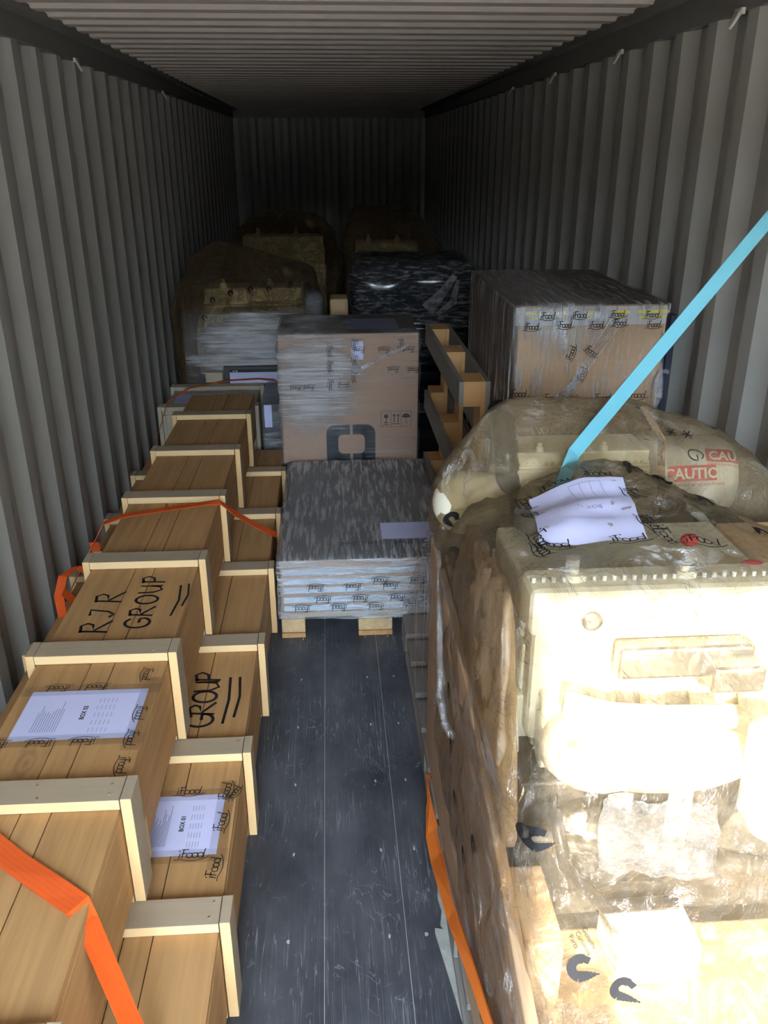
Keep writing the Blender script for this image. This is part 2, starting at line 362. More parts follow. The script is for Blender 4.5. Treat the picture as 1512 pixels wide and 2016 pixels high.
def draw(mb, strokes, O, U, V, size, width, bvh=None, pdir=None, lift=.0012, mi=0):
    """ribbons for the strokes in the plane O,U,V (or dropped along pdir onto a surface)"""
    O = Vector(O); U = Vector(U).normalized()*size; V = Vector(V).normalized()*size; N = U.cross(V).normalized()
    if pdir is not None: pdir = Vector(pdir).normalized()
    def place(a, b):
        p = O+U*a+V*b
        if bvh:
            h = bvh.ray_cast(p-pdir*.15, pdir)
            if h[0] is None: return None
            return h[0]-pdir*lift
        return p+N*lift
    for st, wk in strokes:
        pts = dens(st, .012/size if bvh else .05/size); w = width*wk/size/2; row = []
        for i, p in enumerate(pts):
            a = pts[max(i-1, 0)]; b = pts[min(i+1, len(pts)-1)]; dx, dy = b[0]-a[0], b[1]-a[1]; L = math.hypot(dx, dy) or 1
            e = (-dy/L*w, dx/L*w); row.append((place(p[0]+e[0], p[1]+e[1]), place(p[0]-e[0], p[1]-e[1])))
        for (a, b), (c, d) in zip(row, row[1:]):
            if None not in (a, b, c, d): mb.add([a, b, d, c], [(0, 1, 2, 3)], mi)
    return mb
def text(mb, s_, O, U, V, size, bvh=None, pdir=None, lift=.0014, mi=0, bold=0):
    cu = bpy.data.curves.new('lettering', 'FONT'); cu.body = s_; cu.size = size; cu.offset = bold; cu.resolution_u = 2
    o = bpy.data.objects.new('lettering', cu); me = o.to_mesh()
    O = Vector(O); U = Vector(U).normalized(); V = Vector(V).normalized(); N = U.cross(V).normalized(); vs = []; miss = set()
    if pdir is not None: pdir = Vector(pdir).normalized()
    for v in me.vertices:
        p = O+U*v.co.x+V*v.co.y
        if bvh:
            h = bvh.ray_cast(p-pdir*.15, pdir); p = (h[0]-pdir*lift) if h[0] is not None else p
            if h[0] is None: miss.add(v.index)
        else: p = p+N*lift
        vs.append(p)
    mb.add(vs, [tuple(p.vertices) for p in me.polygons if not miss.intersection(p.vertices)], mi)
    o.to_mesh_clear(); bpy.data.objects.remove(o); bpy.data.curves.remove(cu); return mb
def quad(mb, O, U, V, w, h, lift=.001, mi=0, bvh=None, pdir=None, n=1):
    O = Vector(O); U = Vector(U).normalized(); V = Vector(V).normalized(); N = U.cross(V).normalized(); vs = []
    if pdir is not None: pdir = Vector(pdir).normalized()
    for j in range(n+1):
        for i in range(n+1):
            p = O+U*w*i/n+V*h*j/n
            if bvh:
                q = bvh.ray_cast(p-pdir*.2, pdir); p = q[0]-pdir*lift if q[0] is not None else p
            else: p = p+N*lift
            vs.append(p)
    return mb.add(vs, [(j*(n+1)+i, j*(n+1)+i+1, (j+1)*(n+1)+i+1, (j+1)*(n+1)+i) for j in range(n) for i in range(n)], mi, bvh is not None)
def cmark(mb, O, U, V, size, bvh=None, pdir=None, lift=.0015):
    """thick C mark whose lower limb ends in a point"""
    draw(mb, [(arc(.5, .60, .27, .28, -10, 180, 14), 1.0)], O, U, V, size, size*.30, bvh, pdir, lift)
    for k, w_ in enumerate((1.0, .9, .78, .62, .42, .2)):
        a = (.23+.035*k, .62-.105*k); b = (.23+.035*(k+1), .62-.105*(k+1)); draw(mb, [([a, b], 1)], O, U, V, size, size*.30*w_, bvh, pdir, lift)
    draw(mb, [([(.775, .56), (.74, .36)], .8)], O, U, V, size, size*.28, bvh, pdir, lift)
def words(mb, lines, O, U, V, size, **k):
    O = Vector(O); V = Vector(V).normalized()
    for i, t in enumerate(lines): text(mb, t, O-V*size*1.05*i, U, V, size, **k)

def hull(pts, sub=.03, amp=.010, scale=9, seed=0, smooth=1, sag=0):
    import bmesh
    bm = bmesh.new()
    for p in pts: bm.verts.new(p)
    rr = bmesh.ops.convex_hull(bm, input=bm.verts)
    bmesh.ops.delete(bm, geom=[g for g in set(rr['geom_interior']+rr['geom_unused']) if isinstance(g, bmesh.types.BMVert)], context='VERTS')
    for _ in range(6):
        es = [e for e in bm.edges if e.calc_length() > sub]
        if not es: break
        bmesh.ops.subdivide_edges(bm, edges=es, cuts=1, use_grid_fill=True)
        bmesh.ops.triangulate(bm, faces=bm.faces)
    for _ in range(smooth): bmesh.ops.smooth_vert(bm, verts=bm.verts, factor=.5, use_axis_x=True, use_axis_y=True, use_axis_z=True)
    bm.normal_update(); zs = Vector((seed, seed*2.3, 0))
    for v in bm.verts:
        p = v.co*scale+zs; a = 1-abs(noise.noise(p))*2.2; b = 1-abs(noise.noise(p*Vector((2.1, 2.1, 1.3))+Vector((5, 1, 2))))*2.2
        v.co += v.normal*amp*(a*.7+b*.45-.3)
    mb = MB(); bm.verts.ensure_lookup_table()
    mb.add([v.co.copy() for v in bm.verts], [[w.index for w in fc.verts] for fc in bm.faces], 0, True); bm.free(); return mb

def grid_box(lo, hi, n=(14, 14, 12), amp=.004, scale=8, rnd=.03, seed=0, func=None):
    """film or shrink wrap pulled round a box: closed grid with softened corners and small ripples"""
    lo = Vector(lo); hi = Vector(hi); c = (lo+hi)/2; h = (hi-lo)/2; mb = MB(); idx = {}
    def vert(i, j, k):
        if (i, j, k) in idx: return idx[(i, j, k)]
        p = Vector((lo.x+(hi.x-lo.x)*i/n[0], lo.y+(hi.y-lo.y)*j/n[1], lo.z+(hi.z-lo.z)*k/n[2]))
        q = Vector([max(-h[a]+rnd, min(h[a]-rnd, p[a]-c[a])) for a in range(3)]); d = (p-c)-q
        if d.length > 1e-6: p = c+q+d.normalized()*rnd
        nn = (d.normalized() if d.length > 1e-6 else Vector((0, 0, 1)))
        p += nn*amp*noise.noise(p*scale+Vector((seed, 0, 0)))
        if func: p += nn*func(p)
        idx[(i, j, k)] = len(mb.v); mb.v.append(p); return idx[(i, j, k)]
    def face(a): mb.f.append(a); mb.m.append(0); mb.sm.append(True)
    for i in range(n[0]):
        for j in range(n[1]):
            face([vert(i, j, n[2]), vert(i+1, j, n[2]), vert(i+1, j+1, n[2]), vert(i, j+1, n[2])]); face([vert(i, j, 0), vert(i, j+1, 0), vert(i+1, j+1, 0), vert(i+1, j, 0)])
        for k in range(n[2]):
            face([vert(i, 0, k), vert(i+1, 0, k), vert(i+1, 0, k+1), vert(i, 0, k+1)]); face([vert(i, n[1], k), vert(i, n[1], k+1), vert(i+1, n[1], k+1), vert(i+1, n[1], k)])
    for j in range(n[1]):
        for k in range(n[2]):
            face([vert(0, j, k), vert(0, j, k+1), vert(0, j+1, k+1), vert(0, j+1, k)]); face([vert(n[0], j, k), vert(n[0], j+1, k), vert(n[0], j+1, k+1), vert(n[0], j, k+1)])
    return mb

# ------------------------------------------------------------------ the container
Y0, Y1, WD, HT = -.70, 11.314, 2.35, 2.39
def corrugated(axis, base, sgn, a0, a1, lo, hi, pitch, flat, depth, phase, hdir):
    """trapezoid sheet; axis = running direction index, sgn points into the room"""
    prof = []; t = phase
    sl_ = (pitch-2*flat)/2
    while t < a1+pitch:
        for dt, d in ((0, 0), (flat, 0), (flat+sl_, -depth), (2*flat+sl_, -depth)): prof.append((t+dt, d))
        t += pitch
    prof = [(max(a0, min(a1, a)), d) for a, d in prof if a0-pitch*.3 < a < a1+pitch*.3]
    vs = []; mb = MB()
    for a, d in prof:
        for h in (lo, hi):
            p = [0, 0, 0]; p[axis] = a; p[hdir] = h; p[3-axis-hdir] = base+sgn*d; vs.append(tuple(p))
    mb.add(vs, [(2*i, 2*i+2, 2*i+3, 2*i+1) for i in range(len(prof)-1)]); return mb
fm = MB(); fm.box((-.04, Y0, -.06), (WD+.04, Y1, 0))
# plank seams are thin grooves filled dark with a pale chipped edge; screws every 30 cm
for x in (1.055, 1.272): fm.box((x, Y0, -.001), (x+.0016, 3.4, .0004), 1)
for x in (.40, .962, 1.225, 1.325, 1.9):
    for k in range(10):
        yy = 1.0+.2985*k-.005
        fm.cyl((x+random.uniform(-.003, .003), yy, -.001), (x, yy, .0006), .0062, n=10, mi=1)
struct('floor', fm, [FL, paint('worn_screw_grey', (.36, .37, .36), .6)])
struct('wall_right', corrugated(1, WD, -1, Y0, Y1, -.02, HT-.10, .2765, .070, .036, 2.665-.2765*13, 2), W)
struct('wall_left', corrugated(1, 0, 1, Y0, Y1, -.02, HT-.10, .2765, .070, .036, 3.50-.2765*16, 2), W)
bk = corrugated(0, Y1, -1, -.02, WD+.02, -.02, HT-.09, .2, .06, .03, -.1, 2); struct('wall_back', bk, W)
struct('ceiling', corrugated(1, HT, -1, Y0, Y1, .02, WD-.02, .209, .080, .018, Y0-.1, 0), CEIL)
t = MB(); t.box((-.03, Y0, HT-.105), (.012, Y1, HT)); t.box((0, Y0, HT-.02), (.06, Y1, HT+.01)); struct('trim_1', t, RAIL)
t = MB(); t.box((WD-.012, Y0, HT-.105), (WD+.03, Y1, HT)); t.box((WD-.06, Y0, HT-.02), (WD, Y1, HT+.01)); struct('trim_2', t, RAIL)
t = MB(); t.box((0, Y1-.03, HT-.10), (WD, Y1+.03, HT+.01)); struct('trim_3', t, RAIL)
t = MB(); t.box((-.05, Y0-.12, HT-.11), (WD+.05, Y0, HT+.06)); struct('trim_4', t, RAIL)                 # door header
for i, x in enumerate((-.16, WD+.0)):
    t = MB(); t.box((x, Y0-.12, -.2), (x+.16, Y0, HT+.06)); struct('trim_%d' % (5+i), t, RAIL)             # corner posts
t = MB(); t.box((-.3, Y0-.1, HT+.02), (WD+.3, Y1+.2, HT+.05)); t.box((-.10, Y0, -.15), (-.05, Y1, HT+.05)); t.box((WD+.05, Y0, -.15), (WD+.10, Y1, HT+.05)); t.box((-.1, Y1+.05, -.15), (WD+.1, Y1+.1, HT+.05))
struct('trim_7', t, RAIL)                                                                                    # outer skin
t = MB(); t.box((-25, -40, -1.25), (27, 14, -1.2)); struct('ground', t, CONC)
t = MB(); t.box((-1.6, -4.0, -1.2), (.21, -3.7, 4.6)); struct('trim_8', t, RAIL)                         # added unseen pillar, keeps the sun off the left half
t = MB(); t.box((3.5, -14, -1.2), (3.8, -1.2, 7.0)); struct('sky_block_wall', t, RAIL)  # added unseen wall that cuts sky light to the left side
t = MB(); t.box((-25, -20.5, -1.2), (27, -20, 3.8)); struct('horizon_block_wall', t, paint('horizon_block_dark', (.06, .06, .055), .9))  # added unseen dark wall on the horizon, darkens the container's far end
# welded lashing rings under the top rails
def ring(x, y, sx, lab, big=1):
    o = thing('lashing_ring', lab, 'ring', (x, y, 2.285), 'lashing rings under the top rails')
    m = MB(); pts = [(x+sx*(-.004+.034*math.sin(a)*.6), y-.016+.032*a/PI, 2.285-.042*math.sin(a)) for a in [PI*i/12 for i in range(13)]]
    m.tube(pts, .0055, 8); part('bar', m, STEEL if False else RAILP, o)
    m = MB(); m.box((min(x, x-sx*.01), y-.024, 2.275), (max(x, x-sx*.01)+.002, y+.024, 2.292)); part('weld', m, RAILP, o)
RAILP = paint('pale_ring_paint', (.42, .40, .36), .5)
for k, lab in enumerate(('steel lashing ring under right top rail, nearest the door', 'second steel lashing ring along the right top rail', 'third steel lashing ring along the right top rail', 'small far steel lashing ring on the right wall, fourth from the door')):
    ring(2.325, 2.75+1.08*k, -1, lab)
for yy, lab in ((4.28, 'dark lashing ring on left wall, nearer of the two visible'), (6.45, 'dark lashing ring on left wall, farther of the two visible')): ring(.025, yy, 1, lab)

# ------------------------------------------------------------------ long wooden crates
def crate(name, label, loc, w, h, y0, y1, ribs, mats=(PINE_Y, PINE_X, PINE_Z), th=.027, rotz=0, rw=.078, seams=(.0, .42, .60, 1.0), group='long wooden crates'):
    """loc = base corner (left, 0, floor); ribs = Y of each rib's front edge"""
    o = thing(name, label, 'crate', loc, group); X, _, Z = loc
    bx0, bx1, zt, zb = X+th, X+w-th, Z+h-th, Z+.022
    m = MB(); cuts = [bx0+(bx1-bx0)*s_ for s_ in seams]
    for a, b in zip(cuts, cuts[1:]): m.box((a+.0012, y0, zt-.02), (b-.0012, y1, zt-random.uniform(0, .0015)))
    part('lid', m, mats[0], o, bevel=.0015)
    for nm, xa, xb in (('side_panel', bx0, bx0+.02), ('side_panel', bx1-.02, bx1)):
        m = MB(); hz = (zt-.021-zb)
        for a, b in ((0, .42), (.42, 1)): m.box((xa, y0, zb+hz*a+.001), (xb, y1, zb+hz*b-.001))
        part(nm, m, mats[0], o, bevel=.0015)
    for ya in (y0, y1-.02):
        m = MB(); m.box((bx0+.021, ya, zb), (bx1-.021, ya+.02, zt-.021)); part('end_panel', m, mats[0], o)
    m = MB(); m.box((bx0, y0, zb-.002), (bx1, y1, zb)); part('base_panel', m, mats[0], o)
    for y in ribs:
        rb = MB(); j = random.uniform(-.0015, .0015)
        rb.box((X+th-.002, y, zt+.0006), (X+w-th+.001, y+rw, zt+th)); 
        for k in range(6):
            px = X+th+.03+(w-2*th-.06)*(k % 3)/2+random.uniform(-.015, .015); py = y+(.02 if k < 3 else rw-.02)+random.uniform(-.006, .006)
            rb.cyl((px, py, zt+th), (px, py, zt+th+.0012), .003, n=8, mi=1)
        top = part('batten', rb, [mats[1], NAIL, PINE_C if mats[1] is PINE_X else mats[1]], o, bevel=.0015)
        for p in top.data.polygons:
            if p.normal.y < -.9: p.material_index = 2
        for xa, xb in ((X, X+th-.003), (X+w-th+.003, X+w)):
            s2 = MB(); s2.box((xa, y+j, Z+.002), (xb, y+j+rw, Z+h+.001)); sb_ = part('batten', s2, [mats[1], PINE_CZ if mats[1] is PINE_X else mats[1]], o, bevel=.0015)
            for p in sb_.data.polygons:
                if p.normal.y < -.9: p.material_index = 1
            if True:
                inn = X+th-.0 if xa < X+w/2 else X+w-th-.0
        s3 = MB(); s3.box((X+th, y, Z+.001), (X+w-th, y+rw, zb-.003)); part('batten', s3, mats[2], o)
        # a narrow offcut nailed behind each upright on the aisle side
        s4 = MB(); s4.box((X+w-th, y+rw+.001, Z+.02), (X+w-.010, y+rw+.05, Z+.14)); part('backing_block', s4, mats[2], o)
    o.rotation_euler.z = rotz
    return o
ribsU = [.878+.585*k for k in range(7)]; ribsR = [.805+.584*k for k in range(7)]
up = crate('long_crate', 'long top-layer wooden crate by the left wall marked BOX 03', (.222, 0, .3135), .420, .302, .62, 4.90, ribsU, rotz=-.0075)
rc = crate('long_crate', 'long lower wooden crate along the aisle marked BOX 01', (.432, 0, 0), .420, .312, .62, 4.75, ribsR)
lc = crate('long_crate', 'lower wooden crate against the left wall beneath the top-layer crate', (.01, 0, 0), .415, .298, .62, 4.9, [.79+.5902*k for k in range(7)])
pale = crate('pale_crate', 'short pale crate behind the stacked crates, film and paper on its lid', (.062, 4.95, 0), .606, .5, 4.95, 5.50, [4.95, 5.42], mats=(PALE_Y, PALE_Y, PALE_Y), group=None)
pale['category'] = 'crate'
m = MB(); quad(m, (.13, 5.04, .474), (1, 0, 0), (0, 1, 0), .30, .3, .004); part('paper_sheet', m, PAPER, pale)
m = grid_box((.09, 4.955, .4745), (.64, 5.41, .481), (12, 10, 1), .003, 20, .003); part('film_sheet', m, FILM_K, pale)
m = MB(); E_ = Each('tape_print', PRINT, pale)
for k in range(4): draw(E_(), ifood(), (.12+.13*k, 5.06, .4815), (1, 0, 0), (0, 1, 0), .035, .003)
E_.done()

# marker writing and taped papers (parts of their crates)
zU = .3135+.302-.027; zR = .312-.027
def writing(par, lines, z):
    for w_, x, y, s_, sp, wd in lines:
        m = MB(); draw(m, marker(w_, sp), (x, y, z), (0, 1, 0), (-1, 0, 0), s_, wd, lift=.0008); part('marker_writing', m, INK, par)
    return MB()
m = writing(up, [('RJR', .407, 2.215, .088, 1.05, .0095), ('GROUP', .522, 2.235, .075, .96, .0095)], zU)
draw(m, [([(0, 0), (.5, -.05), (1, 0)], 1)], (.578, 2.30, zU), (0, 1, 0), (-1, 0, 0), .2, .007, lift=.0008); draw(m, [([(0, 0), (.5, -.06), (1, 0)], 1)], (.603, 2.36, zU), (0, 1, 0), (-1, 0, 0), .15, .007, lift=.0008)
part('marker_writing', m, INK, up)
m = writing(rc, [('GROUP', .717, 2.14, .082, .74, .0105), ], zR)
draw(m, [([(0, 0), (.5, -.03), (1, 0)], 1)], (.748, 2.15, zR), (0, 1, 0), (-1, 0, 0), .25, .009, lift=.0008); draw(m, [([(0, 0), (.5, -.04), (1, 0)], 1)], (.780, 2.18, zR), (0, 1, 0), (-1, 0, 0), .22, .009, lift=.0008)
part('marker_writing', m, INK, rc)
def doc(par, x0, x1, y0, y1, z, title):
    w, h = x1-x0, y1-y0
    m = MB(); quad(m, (x0, y0, z), (1, 0, 0), (0, 1, 0), w, h, .0010); pp = part('shipping_paper', m, PAPER, par)
    m = MB(); text(m, title, (x0+w*.54, y0+h*.38, z), (0, 1, 0), (-1, 0, 0), .017, bold=.0004, lift=.0016); part('paper_title', m, PRINT, pp)
    m = MB()
    for k in range(11):
        xx = x0+w*(.15+.02*k); quad(m, (xx, y0+h*.15, z), (0, 1, 0), (-1, 0, 0), h*random.uniform(.35, .7), .0016, .0016)
    for k in range(5):
        xx = x0+w*(.62+.035*k)
        for q in range(5): quad(m, (xx, y0+h*(.12+.15*q), z), (0, 1, 0), (-1, 0, 0), h*.09, .0012, .0016)
    part('paper_text', m, GREYINK, pp)
    m = MB()
    for (ox, oy, ww, hh) in ((x0-.03, y1-.02, w+.06, .042), (x0-.03, y0-.024, w+.06, .042), (x1-.02, y0-.05, .045, h+.10)): quad(m, (ox, oy, z), (1, 0, 0), (0, 1, 0), ww, hh, .002)
    part('clear_tape', m, TAPE, par)
m_ = (.285, .589, 1.712, 1.917); doc(up, *m_, zU, 'BOX 03')
m = MB(); E_ = Each('tape_print', PRINT, up); S = .026
for k in range(3): draw(E_(), ifood(), (.575-.10*k, 1.945-.005, zU), (-1, 0, 0), (0, -1, 0), S, .0022, lift=.0026) if k else None
for k in range(3): draw(E_(), ifood(), (.50-.105*k, 1.712, zU), (-1, 0, 0), (0, -1, 0), S, .0022, lift=.0026)
for k in range(3): draw(E_(), ifood(), (.578, 1.835-.10*k+.0, zU), (0, -1, 0), (1, 0, 0), S, .0022, lift=.0026)
draw(E_(), ifood(), (.56, 2.01, zU), (0, -1, 0), (1, 0, 0), S, .0022, lift=.0026)
E_.done()
doc(rc, .585, .792, 1.622, 1.838, zR, 'BOX 01')
m = MB(); E_ = Each('tape_print', PRINT, rc)
for x, y in ((.66, 1.842), (.70, 1.612)): draw(E_(), ifood(), (x, y, zR), (1, 0, 0), (0, 1, 0), S*1.15, .0024, lift=.0026)
for y in (1.545, 1.70, 1.815): draw(E_(), ifood(), (.800, y, zR), (.12, 1, 0), (-1, .12, 0), S*1.15, .0024, lift=.0026)
draw(E_(), ifood(), (.812, 1.815, zR), (.5, 1, 0), (-1, .5, 0), S*.9, .0024, lift=.0026)
E_.done()

# ------------------------------------------------------------------ orange ratchet straps on the crates
a = MB(); zt = .618
a.strap([(.05, 3.02, .30), (.225, 3.005, .60), (.30, 3.02, zt+.004), (.45, 3.07, zt+.006), (.60, 3.12, zt+.006), (.655, 3.135, zt+.003), (.70, 3.2, .545), (.77, 3.33, .43), (.846, 3.47, .317), (.853, 3.49, .25), (.856, 3.5, .02)], (0, 1, 0), .036)
single('ratchet_strap', a, ORANGE, 'orange strap lying across the middle of the crate stack to the film-wrapped load', 'strap', 'orange straps over the crates')
a = MB(); a.strap([(.05, 4.85, .30), (.135, 4.9, .545), (.25, 5.0, .60), (.46, 5.13, .612), (.66, 5.16, .612), (.76, 5.17, .60), (.80, 5.2, .55)], (0, 1, 0), .036)
single('ratchet_strap', a, ORANGE, 'orange strap across the pale crate at the far end of the stack', 'strap', 'orange straps over the crates')
a = MB(); a.strap([(.10, 1.60, .45), (.215, 1.565, .592), (.32, 1.43, .594), (.45, 1.32, .594), (.55, 1.245, .595), (.605, 1.205, .5935), (.626, 1.185, .565), (.70, 1.11, .385), (.730, 1.08, .322), (.78, 1.07, .318), (.855, 1.06, .317), (.868, 1.055, .28), (.868, 1.05, .02)],
       [(0, 1, 0)]*4+[(.2, 1, .1), (.3, 1, .15), (.4, 1, .0)]+[(.3, 1, 0)]*7, .050)
single('ratchet_strap', a, ORANGE, 'orange strap bent over the near edge of the top crate', 'strap', 'orange straps over the crates')
# slack strap end in the gap by the left wall
a = MB(); a.strap([(.10, 3.30, .302), (.115, 3.25, .35), (.11, 3.22, .42), (.125, 3.19, .40), (.14, 3.14, .33), (.12, 3.05, .304)], (1, .2, 0), .038)
single('strap_tail', a, ORANGE, 'slack orange strap end by the left wall with a white tag', 'strap')
a = MB(); pts = [(.16, 2.95, .305), (.15, 2.98, .40), (.12, 2.94, .45), (.09, 2.86, .45), (.085, 2.80, .40), (.10, 2.76, .34), (.14, 2.80, .304), (.17, 2.88, .303)]
a.strap(pts, (1, .1, .1), .036); a.strap([(.11, 2.78, .43), (.15, 2.80, .36), (.19, 2.83, .33), (.215, 2.86, .31)], (.3, 1, 0), .036)
single('strap_tail', a, ORANGE, 'looped orange strap end between the top crate and the left wall', 'strap')
a = MB(); a.box((.118, 3.145, .345), (.155, 3.175, .40)); tg = single('strap_tag', a, WHITE, 'white tag hanging on the slack orange strap by the left wall', 'tag')

# ------------------------------------------------------------------ pallets
def pallet(name, label, L=1.2, Wd=.8, group=None):
    """EUR style pallet, local frame: x = length, y = width, z up, base centre at origin"""
    o = thing(name, label, 'pallet', (0, 0, 0), group)
    for y in (-.35, 0, .35):
        m = MB(); m.box((-L/2, y-.05, 0), (L/2, y+.05, .022)); part('runner', m, GREYW, o, bevel=.001)
        for x in (-L/2, -.0725, L/2-.145):
            m = MB(); m.box((x, y-(.0725 if y == 0 else .05), .0222), (x+.145, y+(.0725 if y == 0 else .05), .100)); part('block', m, BLOCKW, o, bevel=.001)
    for x in (-L/2, -.0725, L/2-.145):
        m = MB(); m.box((x, -Wd/2, .1002), (x+.145, Wd/2, .122)); part('stringer_board', m, BLOCKW, o, bevel=.001)
    for y, w_ in ((-.4, .145), (-.2275, .10), (-.0725, .145), (.1275, .10), (.255, .145)):
        m = MB(); m.box((-L/2, y, .1222), (L/2, y+w_, .144)); part('deck_board', m, GREYW, o, bevel=.001)
    return o
def copy_tree(o, parent=None):
    c = o.copy(); col.objects.link(c); c.parent = parent
    for ch in [x for x in bpy.data.objects if x.parent == o]: copy_tree(ch, c)
    return c
sp = pallet('pallet', 'empty wooden pallet stood upright on its long edge beside the big carton')
sp.rotation_euler = (PI/2, 0, PI/2); sp.location = (1.613, 3.76, .712)
sp.location.z = .6885; sp.location.x = 1.608; sp.scale = (1, 1, .86)
for zz, lab in ((0, 'bottom flat pallet of two under the upright pallet'), (.1443, 'upper flat pallet of two under the upright pallet')):
    sp2 = copy_tree(sp); sp2.rotation_euler = (0, 0, PI/2); sp2.location = (1.962, 3.76, zz); sp2.scale = (1, .86, 1); sp2['label'] = lab

# ------------------------------------------------------------------ low film-wrapped load on its pallet
lo = thing('wrapped_load', 'low film-wrapped carton load on short pallet feet in the aisle', 'wrapped load', (1.22, 3.7, 0))
for x, w_ in ((.874, .10), (1.201, .145), (1.50, .10)):
    for y in (3.108, 3.64, 4.15):
        m = MB(); m.box((x, y, .0222), (x+w_, y+.14, .10)); part('pallet_block', m, CHIP, lo, bevel=.003)
    m = MB(); m.box((x, 3.1, 0), (x+w_, 4.29, .022)); part('pallet_runner', m, PINE_Y, lo, bevel=.001)
m = MB(); m.box((.872, 3.1, .1003), (1.60, 4.29, .122)); part('pallet_deck', m, PINE_X, lo)
m = MB(); m.box((.878, 3.105, .123), (1.594, 4.285, .362)); ct = part('carton', m, CARD2, lo, bevel=.006)
m = MB(); m.box((.88, 3.107, .3622), (1.592, 4.283, .3632)); part('top_sheet', m, paint('grey_sheet', (.17, .16, .155), .8, 0, .35, 6), lo)
m = MB(); E_ = Each('tape_print', PRINT, lo)
for z, sh in ((.285, .02), (.262, .06), (.165, .0), (.205, .09)):
    for k in range(5):
        if z == .285 and k in (0, 1): continue
        draw(E_(), ifood(), (.98+sh+.165*k-.06, 3.103, z), (-1, 0, 0), (0, 0, -1), .030, .0024) if False else draw(E_(), ifood(), (.995+sh+.155*k, 3.0745, z), (-1, 0, .03), (0, 0, -1), .028, .0024, lift=.001)
for k in range(5): draw(E_(), ifood(), (1.20+.115*k, 3.22, .386), (-1, 0, 0), (0, -1, 0), .030, .0026, lift=.0006)
E_.done()
m = MB()
for z in (.31, .265, .225, .18, .14): quad(m, (.89, 3.104, z-.012), (1, 0, 0), (0, 0, 1), .69, .026, .0008)
part('tape_band', m, paint('pale_blue_tape', (.55, .66, .80), .3), lo)
m = MB()
for k in range(9): text(m, ('MADE', 'PARTS', 'CARGO', 'MOTOR')[k % 4], (.90+.078*k, 3.104, .232 if k % 2 else .31), (1, 0, 0), (0, 0, 1), .012, lift=.0018)
for x in (.985, 1.41): draw(m, [([(0, .5), (.5, 1), (1, .5), (.5, 0), (0, .5)], 1), ([(.25, .5), (.75, .5)], 1)], (x, 3.104, .175), (1, 0, 0), (0, 0, 1), .045, .003, lift=.0018)
part('tape_lettering', m, TEAL, lo)
m = MB(); quad(m, (1.312, 3.25, .3835), (1, 0, 0), (0, 1, 0), .26, .17, .0006, n=1); part('shipping_paper', m, PAPER, lo)
m = grid_box((.862, 3.088, .088), (1.606, 4.30, .374), (26, 40, 24), .006, 14, .012, 3, lambda p: .002*math.sin(p.z*70+p.x*6)); fo = part('stretch_film', m, [FILM_S, FILM_T], lo)
for p in fo.data.polygons:
    if p.normal.z > .7: p.material_index = 1
bpy.context.view_layer.update()

# ------------------------------------------------------------------ tall carton behind it
tc = thing('wrapped_carton', 'tall brown film-wrapped carton with a black square ring logo', 'carton', (1.2, 4.65, 0))
m = MB()
for x in (.88, 1.15, 1.42): m.box((x, 4.40, 0), (x+.1, 4.93, .12)); m.box((x, 4.40, .1445), (x+.1, 4.93, .30))
m.box((.87, 4.40, .1203), (1.57, 4.93, .144)); m.box((.87, 4.40, .3003), (1.57, 4.93, .3245)); part('pallet_base', m, PINE_X, tc)
m = MB(); m.box((.838, 4.39, .325), (1.578, 4.93, 1.037)); part('carton', m, CARD2, tc, bevel=.008)
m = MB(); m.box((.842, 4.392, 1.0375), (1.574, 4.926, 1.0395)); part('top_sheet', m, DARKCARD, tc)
m = MB(); yf = 4.3895
def rrect(cx, cz, hw, hh, rr, n=6):
    pts = []
    for sx, sz, a0 in ((1, 1, 0), (-1, 1, 90), (-1, -1, 180), (1, -1, 270)):
        for i in range(n+1): t_ = math.radians(a0+90*i/n); pts.append((cx+sx*(hw-rr)+rr*math.cos(t_), cz+sz*(hh-rr)+rr*math.sin(t_)))
    return pts
A_ = rrect(1.2115, .425, .134, .118, .05, 8); B_ = rrect(1.2145, .432, .073, .055, .028, 8); n_ = len(A_)
vs = [(x, yf-.0006, z) for x, z in A_]+[(x, yf-.0006, z) for x, z in B_]
fs = [(i, (i+1) % n_, n_+(i+1) % n_, n_+i) for i in range(n_) if not (abs((A_[i][0]+A_[(i+1) % n_][0])/2-1.2115) < .03)]
m.add(vs, fs)
for zz in ((.487, .543), (.307, .377)):
    for xa, xb in ((1.1275, 1.206), (1.2215, 1.2955)): m.add([(xa, yf-.0006, zz[0]), (xb, yf-.0006, zz[0]), (xb, yf-.0006, zz[1]), (xa, yf-.0006, zz[1])], [(0, 1, 2, 3)])
part('ring_logo', m, LOGO, tc)
m = MB(); U_, V_ = (1, 0, 0), (0, 0, 1)
for k in range(3): draw(m, [([(0, 0), (1, 0), (1, 1.6), (0, 1.6), (0, 0)], 1)], (1.378+.0545*k, yf, .527), U_, V_, .0545, .0022)
O1 = (1.378, yf, .527)
draw(m, [(arc(.5, 1.15, .15, .2, 180, 360, 8), 2.2), ([(.33, 1.15), (.67, 1.15)], 4), ([(.5, .9), (.5, .45)], 1), ([(.3, .42), (.7, .42)], 1.2), ([(.2, .2), (.8, .2)], .8)], O1, U_, V_, .054, .004)
for dx in (.3, .7): draw(m, [([(dx, .45), (dx, 1.25)], 1), ([(dx-.12, 1.1), (dx, 1.35), (dx+.12, 1.1)], 1)], (1.4325, yf, .527), U_, V_, .054, .0045)
draw(m, [([(.1, .3), (.9, .3)], 1)], (1.4325, yf, .527), U_, V_, .054, .004)
draw(m, [(arc(.5, .95, .30, .30, 0, 180, 12), 4), ([(.2, 1.02), (.8, 1.02)], 3.2), ([(.5, 1.0), (.5, .4), (.58, .3), (.66, .4)], 1)], (1.487, yf, .527), U_, V_, .054, .003)
part('handling_icons', m, LOGO, tc)
